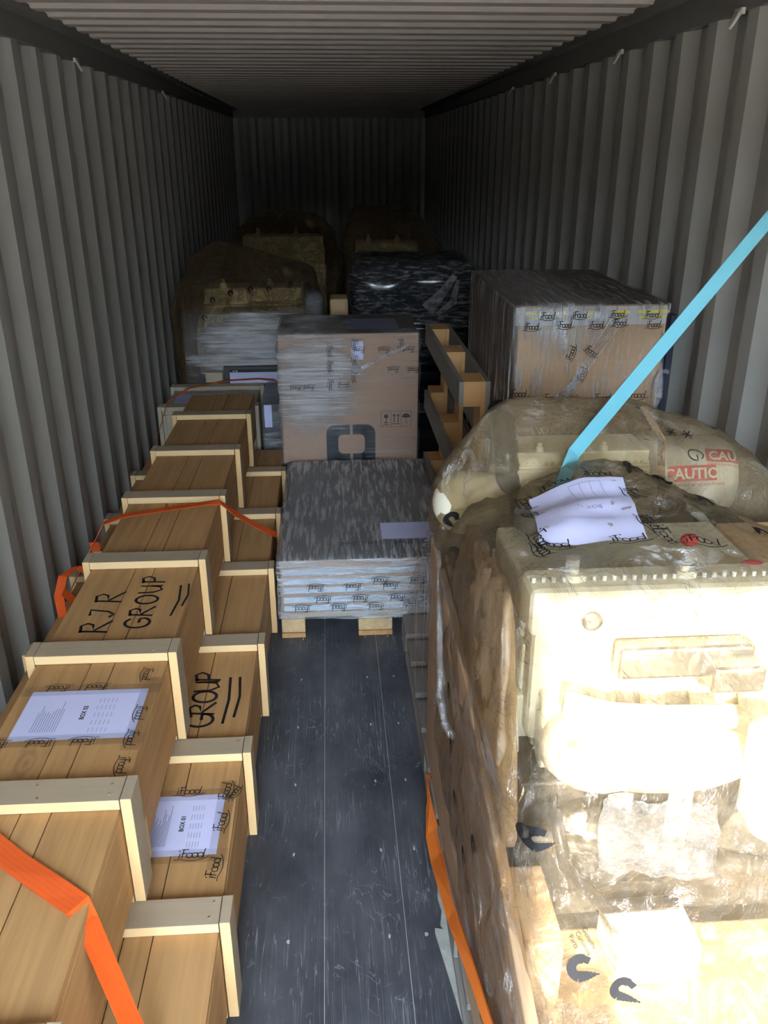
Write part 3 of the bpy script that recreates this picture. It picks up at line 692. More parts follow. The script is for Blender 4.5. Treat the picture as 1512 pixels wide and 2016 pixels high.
m = MB(); quad(m, (1.222, yf, .90), U_, V_, .062, .097, .001); part('shipping_paper', m, PAPER, tc)
m = MB(); E_ = Each('tape_print', PRINT, tc)
for (x, z, uu, vv) in ((1.10, .98, (0, 0, -1), (1, 0, 0)), (1.10, .90, (0, 0, -1), (1, 0, 0)), (1.10, .80, (0, 0, -1), (1, 0, 0)), (1.23, 1.01, (0, 0, -1), (1, 0, 0)), (1.23, .93, (0, 0, -1), (1, 0, 0)), (1.225, .84, (0, 0, -1), (1, 0, 0)),
                       (1.29, .965, (-1, 0, 0), (0, 0, -1)), (1.42, .965, (-1, 0, 0), (0, 0, -1)), (1.55, .965, (-1, 0, 0), (0, 0, -1)), (1.49, .955, (0, 0, 1), (-1, 0, 0)), (1.575, .855, (-1, 0, 0), (0, 0, -1)), (1.47, .86, (-1, 0, 0), (0, 0, -1)),
                       (.95, .77, (-1, 0, 0), (0, 0, -1)), (1.02, .77, (-1, 0, 0), (0, 0, -1)), (1.15, .76, (1, 0, 0), (0, 0, 1))):
    draw(E_(), ifood(), (x, 4.3695, z), uu, vv, .026, .0022, lift=.0016)
E_.done()
m = MB(); quad(m, (1.20, 4.50, 1.0397), (1, 0, 0), (0, 1, 0), .28, .30, .0005); part('top_paper', m, paint('blue_grey_paper', (.16, .17, .28), .6), tc)
def wave(p): return .0035*(math.sin(p.z*34+3*noise.noise(p*3))+.6*math.sin(p.z*61+p.x*8))
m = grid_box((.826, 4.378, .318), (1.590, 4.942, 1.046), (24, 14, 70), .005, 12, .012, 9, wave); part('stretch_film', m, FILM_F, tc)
m = MB(); m.strap([(1.52, 4.366, .975), (1.40, 4.368, .925), (1.28, 4.367, .86), (1.14, 4.368, .80)], (0, .2, 1), [.012, .016, .02, .03], .002); part('film_tail', m, TWIST, tc)

# ------------------------------------------------------------------ big carton on the right
bc = thing('wrapped_carton', 'big brown wrapped carton against the right wall, printed tape along its top edge', 'carton', (2.0, 3.3, .290))
m = MB(); m.box((1.742+.016, 2.850, .290), (2.275, 3.755, 1.428)); part('carton', m, CARD, bc, bevel=.008)
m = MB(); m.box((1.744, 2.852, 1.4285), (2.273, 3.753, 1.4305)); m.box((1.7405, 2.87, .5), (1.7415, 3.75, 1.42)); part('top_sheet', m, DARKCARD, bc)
yb = 2.8495; m = MB(); quad(m, (1.745, yb, 1.362), U_, V_, .525, .062, .0006); part('tape_band', m, paint('greyed_tape', (.42, .40, .38), .3), bc)
m = MB(); E_ = Each('tape_print', PRINT, bc)
for x, z in ((1.776, 1.352), (1.89, 1.357), (2.0, 1.356), (2.08, 1.362), (2.20, 1.355), (2.19, 1.388), (1.83, 1.388), (2.07, 1.392), (1.94, 1.39)): draw(E_(), ifood(), (x, 2.8335, z), U_, V_, .022, .0022, lift=.0016)
for x, z in ((1.738, 1.117), (1.796, 1.090), (1.858, 1.100), (1.920, 1.094), (2.042, 1.097), (2.167, 1.105)): draw(E_(), ifood(), (x, 2.8335, z), U_, V_, .027, .0024, lift=.0016)
for x, z, uu, vv in ((1.965, 1.08, (-1, 0, 0), (0, 0, -1)), (1.945, 1.245, (.3, 0, 1), (-1, 0, .3)), (1.99, 1.28, (1, 0, -.7), (.7, 0, 1)), (1.99, 1.17, (.3, 0, 1), (-1, 0, .3)), (2.258, 1.33, (0, 0, -1), (1, 0, 0))): draw(E_(), ifood(), (x, 2.8335, z), uu, vv, .022, .0022, lift=.0016)
for k in range(4): draw(E_(), ifood(), (1.7255, 2.90+.02*k, 1.38-.09*k), (0, -.1, -1), (0, -1, 0), .024, .0022, lift=.002)
draw(E_(), ifood(), (1.7255, 2.96, 1.10), (0, -1, 0), (0, 0, 1), .03, .0025, lift=.002)
E_.done()
m = MB()
for x in (1.78, 1.87, 1.985, 2.09, 2.17, 2.222): quad(m, (x, yb, 1.400), U_, V_, .05, .010, .0012); quad(m, (x+.006, yb, 1.383), U_, V_, .036, .008, .0012)
part('yellow_tape_marks', m, YELLOW, bc)
m = grid_box((1.733, 2.840, .40), (2.284, 3.765, 1.436), (18, 24, 24), .004, 11, .012, 21); fo = part('stretch_film', m, [FILM_D, FILM_V, FILM_T2 if 'FILM_T2' in globals() else FILM_D], bc)
for p in fo.data.polygons:
    if p.normal.x < -.7: p.material_index = 1
m = MB()
for k in range(5): m.strap([(2.13-.012*k, 2.834, 1.40), (2.06-.01*k, 2.833, 1.29), (1.98-.006*k, 2.832, 1.17), (1.90-.010*k, 2.833, 1.06+.003*k)], (.8, 0, -.6), [.006, .004, .004, .008], .002)
part('film_tail', m, TWIST, bc)
m = MB(); m.tube([(2.27, 2.832, 1.20), (2.262, 2.828, 1.16), (2.266, 2.832, 1.11), (2.255, 2.83, 1.06)], lambda t_: .010+.012*math.sin(PI*t_), 8); m.tube([(2.262, 2.83, 1.195), (2.285, 2.826, 1.202), (2.297, 2.83, 1.195)], .008, 8); part('film_knot', m, TWIST, bc)
m = MB(); m.box((2.292, 2.86, .290), (2.312, 3.6, 1.39)); single('navy_strip', m, NAVY, 'narrow dark navy strip between the big wrapped carton and the right wall', 'board')  # thin dark navy strip in the gap beside the carton

# ------------------------------------------------------------------ engines
def engine(name, label, loc, size, mats=(CREAM, STEEL, DKMET), group=None, flip=1, turbo=True):
    """block, head, cover with a row of bolts, manifold, filters, flywheel housing, turbo, hoses; long side along X"""
    o = thing(name, label, 'engine', loc, group); sx, sy, sz = size; ox, oy, oz = loc
    def T(x, y, z): return (ox+flip*x*sx, oy+y*sy, oz+z*sz)
    def bx(m, a, b, mi=0):
        p, q = T(*a), T(*b); m.box(tuple(min(i, j) for i, j in zip(p, q)), tuple(max(i, j) for i, j in zip(p, q)), mi)
    R_ = min(sy, sz)
    m = MB(); bx(m, (-.38, -.26, .22), (.38, .26, .66))
    for k in range(6): bx(m, (-.34+.12*k, -.30, .30), (-.28+.12*k, -.26, .62))
    part('engine_block', m, mats[0], o, bevel=.01)
    m = MB(); bx(m, (-.36, -.22, .08), (.30, .22, .22)); part('oil_pan', m, mats[2], o, bevel=.012)
    m = MB(); bx(m, (-.37, -.24, .66), (.37, .24, .80)); part('cylinder_head', m, mats[0], o, bevel=.006)
    m = MB(); bx(m, (-.36, -.20, .80), (.36, .20, .93)); bx(m, (-.37, -.215, .80), (.37, .215, .825)); cv = part('valve_cover', m, mats[0], o, bevel=.012)
    m = MB()
    for k in range(22):
        x = -.355+.71*k/21
        for y in (-.208, .208): m.cyl(T(x, y, .825), T(x, y, .848), .010*R_, n=6)
    part('cover_bolts', m, mats[0], cv)
    m = MB()
    for x in (-.22, .12): m.cyl(T(x, -.16, .93), T(x, -.16, .97), .035*R_, .028*R_, 12); m.cyl(T(x, -.16, .97), T(x, -.16, 1.0), .018*R_, n=8)
    part('filler_cap', m, mats[0], cv)
    m = MB(); m.tube([T(-.34, -.36, .60), T(-.1, -.37, .60), T(.2, -.37, .60), T(.34, -.34, .58)], .07*R_, 14)
    for k in range(5): m.tube([T(-.30+.14*k, -.25, .70), T(-.30+.14*k, -.33, .70), T(-.30+.14*k, -.37, .62)], .032*R_, 10)
    part('intake_manifold', m, mats[0], o)
    m = MB(); m.lathe(T(-.38, 0, .42), (-flip, 0, 0), [(0, .34*R_), (.02*sx, .36*R_), (.03*sx, .33*R_), (.05*sx, .31*R_), (.05*sx, .1*R_)], 32); part('flywheel_housing', m, mats[0], o)
    m = MB(); m.lathe(T(.38, 0, .38), (flip, 0, 0), [(0, .12*R_), (.03*sx, .20*R_), (.05*sx, .17*R_), (.07*sx, .20*R_), (.09*sx, .20*R_)], 28); part('pulley', m, mats[1], o)
    for x in (-.12, .05):
        m = MB(); m.lathe(T(x, -.36, .50), (0, 0, -1), [(0, .06*R_), (.02*sz, .085*R_), (.24*sz, .085*R_), (.27*sz, .05*R_)], 20); part('oil_filter', m, WHITE, o)
    if turbo: m = MB(); m.lathe(T(.20, .36, .74), (flip, 0, .0), [(0, .06*R_), (.02*sx, .13*R_), (.05*sx, .17*R_), (.09*sx, .15*R_), (.11*sx, .06*R_)], 24); m.tube([T(.25, .36, .9), T(.27, .30, 1.0), T(.20, .2, 1.02)], .06*R_, 10); part('turbocharger', m, mats[1], o)
    for x in (-.3, .3):
        for y in (-.25, .25):
            m = MB(); bx(m, (x-.05, y-.03, 0), (x+.05, y+.03, .24)); part('mounting_foot', m, mats[2], o, bevel=.004)
    return o
# far engines in brown bags
far_group = None
def skid(par, lo_, hi_, mat=PINE_X):
    m = MB(); x0, y0, z0 = lo_; x1, y1, z1 = hi_
    for k in range(3): xx = x0+(x1-x0-.1)*k/2; m.box((xx, y0, z0), (xx+.1, y1, z1-.03))
    m.box((x0, y0, z1-.0298), (x1, y1, z1)); part('wooden_skid', m, mat, par)
fe = engine('bagged_engine', 'cream engine in a brown printed bag at the left, behind the crates', (.60, 6.0, .30), (.92, .70, .82))
skid(fe, (.16, 5.70, 0), (1.0, 6.35, .299))
hb = hull([(.10, 5.62, .25), (1.05, 5.62, .25), (.10, 6.4, .3), (1.06, 6.4, .3), (.07, 5.66, .95), (.13, 5.66, 1.07), (.30, 5.68, 1.12), (1.02, 5.66, 1.13), (1.07, 5.8, .95), (.36, 6.05, 1.36), (.44, 6.1, 1.33), (.20, 5.95, 1.27), (.72, 6.2, 1.24), (1.0, 6.3, 1.15), (.12, 6.3, 1.1)], .035, .016, 7, 3)
bg_ = part('poly_bag', hb, BAGD, fe); tr_ = hb.bvh()
m = MB(); E_ = Each('bag_print', PRINT, bg_)
for k, (x, z) in enumerate(((.33, .99), (.45, 1.035), (.58, 1.055), (.70, 1.06), (.84, 1.085), (.96, 1.08), (.27, .88))):
    cmark(E_(), (x, 5.45, z), (1, 0, .1), (-.1, 0, 1), .045, tr_, (0, 1, 0))
E_.done()
m = MB()
hf = hull([(.14, 5.60, .35), (1.06, 5.60, .35), (.14, 5.60, .93), (1.07, 5.60, .96), (.14, 6.38, .35), (1.06, 6.38, .35), (.14, 6.38, .93), (1.07, 6.38, .93)], .04, .010, 8, 5, 2); part('stretch_film', hf, FILM_E, fe)
fe2 = engine('bagged_engine', 'farthest bagged cream engine on the left, near the end wall', (.72, 7.9, .30), (.98, .75, 1.0))
skid(fe2, (.3, 7.55, 0), (1.15, 8.25, .299))
hb = hull([(.24, 7.5, .2), (1.18, 7.5, .2), (.24, 8.3, .2), (1.18, 8.3, .2), (.20, 7.5, 1.0), (1.24, 7.5, 1.0), (.36, 7.55, 1.28), (1.10, 7.52, 1.25), (.55, 7.8, 1.46), (.85, 7.75, 1.45), (1.05, 7.9, 1.38), (.3, 8.2, 1.25), (1.15, 8.2, 1.25)], .05, .03, 6, 9, 1)
part('poly_bag', hb, BAGD, fe2)
fe3 = engine('bagged_engine', 'bagged cream engine behind the black wrapped load, bag peaked at both ends', (1.63, 7.75, .30), (.74, .75, .95))
skid(fe3, (1.3, 7.5, 0), (1.98, 8.1, .299))
hb = hull([(1.26, 7.4, .2), (2.05, 7.4, .2), (1.26, 8.15, .2), (2.05, 8.15, .2), (1.25, 7.4, 1.2), (2.06, 7.4, 1.18), (1.33, 7.6, 1.49), (1.42, 7.6, 1.49), (1.9, 7.7, 1.42), (1.80, 7.6, 1.49), (1.28, 8.1, 1.2), (2.0, 8.1, 1.2)], .05, .028, 6, 13, 1)
part('poly_bag', hb, BAGD, fe3)

# black shrink-wrapped load with clear film over it
bl = thing('black_wrapped_load', 'bulky load in glossy black wrap behind the upright pallet', 'wrapped load', (1.75, 6.3, 0))
def ribs_(p): return .016*math.sin(p.z*52)*(1 if p.z < .78 else 0)+.02*noise.noise(p*4)
m = grid_box((1.26, 5.92, .005), (2.19, 6.9, 1.195), (24, 22, 60), .02, 5, .13, 2, ribs_); part('black_wrap', m, BLACKW, bl)
m = grid_box((1.245, 5.905, .5), (2.205, 6.915, 1.205), (24, 22, 20), .022, 5, .13, 2); part('stretch_film', m, FILM_K, bl)
m = MB(); m.strap([(1.98, 5.885, 1.13), (1.90, 5.88, 1.02), (1.79, 5.875, .90)], (.7, 0, -.5), [.04, .06, .10], .004); m.strap([(2.0, 5.88, 1.10), (1.97, 5.875, .95), (1.86, 5.87, .87)], (.6, 0, -.6), [.02, .05, .03], .004); part('film_fold', m, TWIST, bl)
m = grid_box((1.115, 5.60, 0), (1.235, 5.85, 1.02), (4, 6, 14), .003, 9, .01, 6); single('tan_carton', m, CARD3, 'small tan carton standing behind the tall wrapped carton', 'carton')
m = grid_box((.955, 5.45, .002), (1.075, 5.58, 1.09), (8, 8, 24), .012, 8, .05, 8); gw = thing('wrapped_part', 'narrow grey film-wrapped part beside the brown bagged engine', 'wrapped part', (1.015, 5.5, 0)); part('core', m, paint('grey_core', (.12, .12, .125), .5), gw)
m = grid_box((.945, 5.44, .1), (1.085, 5.59, 1.10), (8, 8, 24), .014, 8, .055, 8); part('stretch_film', m, FILM_K, gw)
# small wrapped box with papers at the end of the crate stack
sb = thing('wrapped_box', 'dark film-wrapped box with a lilac-tinted paper beside the pale crate', 'wrapped box', (.68, 5.2, 0))
m = MB(); m.box((.685, 4.98, .005), (.79, 5.5, .50)); part('dark_box', m, NAVY, sb, bevel=.006)
m = grid_box((.678, 4.97, .003), (.815, 5.51, .51), (6, 10, 14), .005, 14, .01, 4); part('stretch_film', m, FILM_S, sb)
m = MB(); m.box((.70, 4.955, .36), (.745, 4.962, .50)); part('side_paper', m, PAPER, sb)
m = MB(); m.box((.40, 5.530, .0), (.79, 5.58, .60)); ep = thing('equipment_panel', 'dark panel with white lettering and a lilac-tinted paper behind the pale crate', 'panel', (.6, 5.55, 0)); part('panel', m, DKMET, ep, bevel=.004)
m = MB(); quad(m, (.44, 5.528, .49), (1, 0, 0), (0, 0, 1), .32, .075, .001); quad(m, (.44, 5.528, .565), (1, 0, 0), (0, 0, 1), .32, .02, .001, 1)
text(m, 'KOBELCO', (.46, 5.526, .568), (1, 0, 0), (0, 0, 1), .017, mi=2, lift=.002) if False else text(m, 'KOB', (.46, 5.526, .568), (1, 0, 0), (0, 0, 1), .017, mi=2, lift=.002)
part('panel_paper', m, [PAPER, HOSE, WHITE], ep)
m = MB(); m.box((.28, 5.53, .501), (.39, 5.58, .565)); single('pale_block', m, PALE_Y, 'small pale wooden block behind the pale crate', 'block')

# ------------------------------------------------------------------ near right load: carton sheet, skid, two bagged engines
nr = thing('packed_base', 'film-wrapped brown pallet base carrying the near bagged engines on the right', 'wrapped load', (1.8, 1.9, 0))
for x in (1.385, 1.78, 2.18):
    m = MB(); m.box((x, .70, 0), (x+.10, 3.06, .022))
    for y in (.70, 1.5, 2.2, 2.93): m.box((x, y, .0222), (x+.10, y+.13, .10))
    part('pallet_runner', m, GREYW, nr)
m = MB()
for k in range(12): m.box((1.385, .70+.2*k, .1003), (2.29, .70+.2*k+.15, .122))
part('pallet_deck', m, GREYW, nr)
m = MB(); m.add([(x, y, z) for x in (1.390, 1.412) for y, z in ((.70, .1235), (2.2, .1235), (2.2, .88), (1.5, .83), (.70, .60))], [(0, 1, 2, 3, 4)[::-1], (5, 6, 7, 8, 9), (0, 1, 6, 5), (1, 2, 7, 6), (2, 3, 8, 7), (3, 4, 9, 8), (4, 0, 5, 9)]); part('side_sheet', m, CARD, nr, bevel=.004)
m = MB(); m.box((1.414, 1.88, .1235), (2.27, 2.2, .875)); part('rear_carton', m, CARD, nr, bevel=.006)
m = MB(); m.box((1.44, .80, .1235), (2.28, 1.25, .405)); part('front_carton', m, CARD3, nr, bevel=.006)
m = MB(); m.box((1.47, 1.27, .1235), (2.25, 1.86, .30)); part('wooden_skid', m, PINE_X, nr, bevel=.003)
m = MB(); m.box((1.635, 1.11, .406), (1.80, 1.235, .50)); part('white_box', m, WHITE, nr, bevel=.004)
m = MB()
for y in (1.45, 1.62): m.box((1.4125, y, .30), (1.435, y+.07, .86))
part('wood_prop', m, PINE_Z, nr, bevel=.002)
def side(p): return 0
# hanging stretch film pulled from the upper load down to the pallet's far end
fl_ = MB(); rows = []
for i in range(25):
    y = .72+i*(3.07-.72)/24; zt_ = .93 if y < 2.12 else max(.150, .93-(y-2.12)*.95)
    rows.append([(1.376-.004*noise.noise(Vector((y*4, k*.3, 1)))+(.0 if k < 11 else .004), y, .06+(zt_-.06)*k/11+.006*noise.noise(Vector((y*6, k, 3)))) for k in range(12)])
vs = [p for r_ in rows for p in r_]
fl_.add(vs, [(i*12+k, i*12+k+1, (i+1)*12+k+1, (i+1)*12+k) for i in range(24) for k in range(11)], 0, True)
sf = part('stretch_film', fl_, [FILM_Y, FILM_V], nr)
for p in sf.data.polygons:
    if p.center.y+1.9 > 1.98: p.material_index = 1
m = MB(); m.box((1.41, 2.22, .1235), (2.25, 2.30, .70)); part('rear_sheet', m, CARD, nr)
rf = MB(); rows = [[(1.38+.92*i/10, 2.215+.84*k/8, .895-(.745)*k/8+.008*noise.noise(Vector((i, k, 0)))) for k in range(9)] for i in range(11)]
rf.add([p for r_ in rows for p in r_], [(i*9+k, (i+1)*9+k, (i+1)*9+k+1, i*9+k+1) for i in range(10) for k in range(8)], 0, True); part('film_slope', rf, FILM_V, nr)
m = MB(); m.tube([(1.405, 2.12, .92), (1.395, 2.02, .86), (1.388, 1.93, .77), (1.384, 1.86, .67), (1.382, 1.80, .60)], lambda t_: .007+.010*t_, 8)
m.tube([(1.380, 1.87, .54), (1.376, 1.82, .60), (1.376, 1.76, .60), (1.378, 1.72, .57)], lambda t_: .014-.004*t_, 8); m.tube([(1.378, 1.70, .59), (1.376, 1.64, .62), (1.378, 1.60, .64)], .011, 8)
part('film_strand', m, TWIST, nr)
m = MB(); E_ = Each('bag_print', PRINT, nr)
for y, z in ((1.62, .70), (1.56, .585), (1.48, .50), (1.34, .47), (1.24, .60)): cmark(E_(), (1.372, y+.03, z), (0, -1, .5), (0, .5, 1), .05)
for y, z in ((1.58, .645), (1.44, .50), (1.28, .50)): words(E_(), ('Genuine', 'Cummins', 'Parts'), (1.371, y+.02, z), (0, -1, .5), (0, .5, 1), .011)
E_.done()

# engine A (nearest)
ea = engine('bagged_engine', 'nearest cream engine in a sunlit tan bag with lilac-tinted BOX paper on top', (1.75, 1.62, .36), (.72, .80, .795), turbo=False)
m = MB(); m.lathe((1.885, 1.14, 1.0), (0, -.10, -1), [(0, .035), (.02, .060), (.18, .062), (.215, .045), (.225, .01)], 28); part('fuel_filter', m, WHITE, ea)
m = MB(); m.tube([(1.52, 1.24, .99), (1.6, 1.22, .975), (1.7, 1.21, .97), (1.82, 1.20, .975)], .022, 16); part('fuel_rail', m, WHITE, ea)
m = MB(); m.box((1.475, 1.345, 1.06), (2.0, 1.45, 1.160)); m.box((1.49, 1.37, .80), (2.0, 1.45, 1.058)); part('side_cover', m, CREAM, ea, bevel=.015)
m = MB()
for k in range(26): m.cyl((1.485+.0195*k, 1.385, 1.16), (1.485+.0195*k, 1.385, 1.170), .0042, n=6)
part('rim_bolts', m, WHITE, ea)
for x in (1.565, 1.78):
    m = MB(); m.cyl((x, 1.395, 1.16), (x, 1.395, 1.172), .020, .016, 12); m.cyl((x, 1.395, 1.172), (x, 1.395, 1.182), .009, n=8); part('rim_cap', m, CREAM, ea)
for x in (1.70, 1.80):
    m = MB(); m.lathe((x, 1.345, 1.125), (0, -1, -.15), [(0, .018), (.02, .018), (.024, .010)], 14); part('side_port', m, CREAM, ea)
m = MB(); m.sphere((1.70, 1.21, .885), (.19, .08, .055), 24); m.sphere((1.60, 1.27, .86), (.11, .10, .07), 20); part('cast_lobe', m, CREAM, ea)
m = MB(); m.lathe((1.59, 1.345, 1.10), (0, -1, 0), [(0, .02), (.012, .02), (.014, .012)], 12); part('plug', m, STEEL, ea)
m = MB(); m.box((1.64, 1.30, .988), (1.90, 1.345, 1.056)); m.box((1.80, 1.25, .985), (1.90, 1.31, 1.04)); part('bracket_and_recess_shade', m, STEEL, ea, bevel=.008)  # bracket, plus a grey slab standing in for the shaded recess
m = MB(); m.cyl((1.555, 1.71, 1.13), (1.555, 1.71, 1.165), .038, n=24); m.cyl((1.555, 1.71, 1.165), (1.555, 1.71, 1.172), .024, n=20, mi=0); part('lifting_eye', m, STEEL, ea)
m = MB(); m.sphere((1.86, 1.56, 1.155), (.020, .016, .014)); part('red_cap', m, REDCAP, ea)
m = MB(); m.sphere((1.94, 1.44, 1.150), (.028, .018, .014)); part('red_cap', m, REDCAP, ea)
m = MB(); m.box((2.03, 1.22, .62), (2.26, 1.80, 1.085)); part('tan_side_carton', m, CARD3, ea, bevel=.01)
m = MB(); m.box((1.46, 1.27, .42), (2.2, 1.52, .78)); m.lathe((1.60, 1.27, .64), (0, -1, 0), [(0, .10), (.04, .11), (.07, .06)], 24); m.lathe((1.98, 1.27, .62), (0, -1, 0), [(0, .12), (.03, .13), (.05, .05)], 24); m.tube([(1.46, 1.22, .70), (1.7, 1.19, .66), (1.95, 1.20, .60), (2.15, 1.2, .64)], .022, 10); part('lower_housing', m, DKMET, ea, bevel=.01)
m = MB(); m.tube([(1.50, 1.17, .80), (1.52, 1.14, .70), (1.60, 1.13, .60), (1.75, 1.15, .58)], .013, 10); part('wire_loom', m, HOSE, ea)
m = hull([(1.425, 1.34, 1.13), (1.44, 1.36, 1.15), (1.43, 1.83, 1.08), (1.46, 1.83, 1.08), (1.40, 1.22, .90), (1.43, 1.20, .88), (1.405, 1.16, .72), (1.43, 1.16, .72), (1.41, 1.9, .90), (1.44, 1.9, .90), (1.40, 1.5, .86)], .03, .006, 12, 77, 1); part('folded_bag_side', m, BAGT, ea)
m = MB(); m.box((1.43, 1.04, .41), (1.50, 1.22, .62)); part('cardboard_corner', m, CARD3, ea, bevel=.004)
HA = [(1.435, 1.83, 1.125), (1.69, 1.90, 1.20), (1.77, 1.89, 1.225), (1.94, 1.88, 1.15), (2.23, 1.86, 1.02), (1.452, 1.335, 1.195), (1.60, 1.33, 1.20), (1.95, 1.33, 1.185), (2.27, 1.25, 1.10),
      (1.40, 2.03, .95), (2.28, 1.98, .90), (1.44, 1.10, .97), (2.27, 1.08, .90), (1.382, 1.02, .66), (2.29, .95, .60), (1.384, .76, .30), (2.29, .76, .16), (1.384, 1.95, .40), (2.29, 1.95, .2), (1.45, .76, .16)]
ha = hull(HA, .026, .015, 9, 31, 1); bvA = ha.bvh(); ba = part('poly_bag', ha, BAG, ea)
m = MB(); quad(m, (1.513, 1.46, 1.4), (1, -.03, 0), (.157, 1, 0), .212, .300, .0025, 0, bvA, (0, 0, -1), 12); pa = part('shipping_paper', m, PAPER, ea)
m = MB(); text(m, 'BOX 11', (1.68, 1.61, 1.4), (-1, 0, 0), (0, -1, 0), .017, bvA, (0, 0, -1), .0045)
for k in range(2): draw(m, [([(0, 0), (1, 0)], 1)], (1.57, 1.55-.008*k, 1.4), (1, 0, 0), (0, 1, 0), .12, .001, bvA, (0, 0, -1), .0045)
draw(m, [([(0, 0), (1, 0), (1, 1), (0, 1), (0, 0)], 1), ([(.33, 0), (.33, 1)], 1), ([(.66, 0), (.66, 1)], 1)], (1.64, 1.66, 1.4), (1, 0, 0), (0, 1, 0), .07, .001, bvA, (0, 0, -1), .0045)
part('paper_text', m, GREYINK, pa)
m = MB(); E_ = Each('tape_print', PRINT, ba)
for x, y, uu, sz in ((1.515, 1.445, (1, .02, 0), .032), (1.665, 1.445, (1, .02, 0), .032), (1.60, 1.765, (1, 0, 0), .030), (1.70, 1.765, (1, .05, 0), .032), (1.81, 1.44, (1, -.1, 0), .032)):
    draw(E_(), ifood(), (x-.01, y, 1.4), uu, (-uu[1], 1, 0), sz, .0028, bvA, (0, 0, -1), .004)
for x, y, uu in ((1.505, 1.52, (.1, -1, 0)), (1.525, 1.67, (.1, -1, 0)), (1.535, 1.77, (.1, -1, 0)), (1.755, 1.70, (.1, -1, 0)), (1.735, 1.55, (.2, -1, 0)), (1.50, 1.47, (.1, -1, 0)), (1.75, 1.50, (.3, -1, 0))):
    draw(E_(), ifood(), (x, y, 1.4), uu, (1, .2, 0), .030, .0028, bvA, (0, 0, -1), .004)
E_.done()
m = MB(); E_ = Each('bag_print', PRINT, ba)
for x, y, a_ in ((1.85, 1.80, -.45), (1.90, 1.68, -.5), (1.98, 1.56, -.55), (2.06, 1.42, -.6), (1.80, 1.86, -.4)):
    U1 = Vector((math.cos(a_), math.sin(a_), 0)); V1 = Vector((-U1.y, U1.x, 0)); cmark(E_(), (x, y, 1.4), U1, V1, .062, bvA, (0, 0, -1), .004)
    words(E_(), ('Genuine', 'Cummins', 'Parts'), Vector((x+.025, y-.035, 1.4)), -U1, -V1, .012, bvh=bvA, pdir=(0, 0, -1), lift=.004)
for x, z, a_ in ((1.52, .80, 1.3), (1.50, .64, 1.2), (1.60, .52, .6), (1.88, .55, 2.4), (2.0, .62, 2.6), (1.80, .36, .2), (1.58, .75, 1.0), (2.05, .42, .1), (1.46, 1.02, 1.4)):
    U1 = Vector((math.cos(a_), 0, math.sin(a_))); V1 = Vector((-U1.z, 0, U1.x)); cmark(E_(), (x, .5, z), U1, V1, .055, bvA, (0, 1, -.35), .004)
for x, z, a_ in ((1.50, .90, -1.1), (1.53, .56, -.8), (1.70, .46, -1.2)):
    U1 = Vector((math.cos(a_), 0, math.sin(a_))); words(E_(), ('Genuine', 'Cummins', 'Parts'), Vector((x, .5, z)), U1, Vector((-U1.z, 0, U1.x)), .012, bvh=bvA, pdir=(0, 1, -.35), lift=.004)
E_.done()
# crumpled clear film lying over the front of the bag
hc = hull([(1.53, 1.0, .84), (1.72, .99, .82), (1.54, 1.06, .93), (1.74, 1.06, .90), (1.60, 1.03, .89), (1.68, 1.04, .86), (1.55, 1.04, .80), (1.72, 1.03, .80)], .018, .016, 16, 44, 0); part('crumpled_film', hc, CLEARBAG, ea)
hc = hull([(1.39, .84, .44), (1.62, .86, .42), (1.40, 1.0, .50), (1.58, 1.0, .50), (1.5, .9, .52), (1.40, .95, .38), (1.6, .95, .38)], .02, .016, 14, 50, 0); part('crumpled_film', hc, CLEARBAG, ea)

# engine B (behind A), lying with its capped white drum towards the wall
eb = engine('bagged_engine', 'second bagged engine behind the nearest one, with black hose and white CAUTION drum', (1.76, 2.10, .885), (.50, .36, .33), flip=1, turbo=False)
m = MB(); m.lathe((1.955, 2.12, 1.085), (1, 0, -.03), [(0, .07), (.004, .125), (.03, .125), (.032, .110), (.21, .112), (.235, .10), (.245, .05)], 40); dr = part('capped_drum', m, WHITE, eb); bvD = m.bvh()
m = MB(); DP = (0, .55, -.85)
def sticker(x, z, ang, w_, h_, txt, sub):
    U1 = Vector((math.cos(ang), 0, math.sin(ang))); V1 = Vector((-U1.z, .45, U1.x)); Oq = Vector((x, 1.9, z))
    n_ = 10; vs_ = []
    for j in range(n_+1):
        for i in range(n_+1):
            p = Oq+U1*w_*i/n_+V1.normalized()*h_*j/n_; q = bvD.ray_cast(p, Vector(DP).normalized()); vs_.append(q[0]-Vector(DP).normalized()*.001 if q[0] else None)
    for j in range(n_):
        for i in range(n_):
            q = [vs_[j*(n_+1)+i], vs_[j*(n_+1)+i+1], vs_[(j+1)*(n_+1)+i+1], vs_[(j+1)*(n_+1)+i]]
            if None not in q: m.add(q, [(0, 1, 2, 3)], 0)
    text(m, txt, Oq+U1*w_*.05+V1.normalized()*h_*.14, U1, V1, h_*.95, bvD, Vector(DP), .0025, 1, .0012)
    text(m, sub, Oq+U1*w_*.02-V1.normalized()*h_*.30, U1, V1, h_*.24, bvD, Vector(DP), .0015, 0)
DP = (0, .75, -.66)
sticker(1.975, 1.205, 0.02, .15, .042, 'CAUTION', 'REMOVE WHEN INSTALLING ENGINE'); sticker(2.10, 1.275, -.1, .13, .040, 'CAUTION', 'REMOVE WHEN INSTALLING ENGINE')
part('caution_stickers', m, [RED, WHITE], dr)
m = MB(); m.tube([(1.575, 2.10, .93), (1.575, 2.04, 1.02), (1.572, 2.03, 1.10), (1.565, 2.05, 1.18), (1.56, 2.085, 1.255), (1.56, 2.14, 1.27), (1.565, 2.19, 1.20)], .034, 16); part('black_hose', m, HOSE, eb)
m = MB(); m.sphere((1.46, 2.06, 1.045), (.085, .09, .085), 24); m.lathe((1.47, 2.06, 1.045), (1, 0, 0), [(0, .085), (.09, .075), (.11, .05)], 24); part('white_dome', m, CREAM, eb)
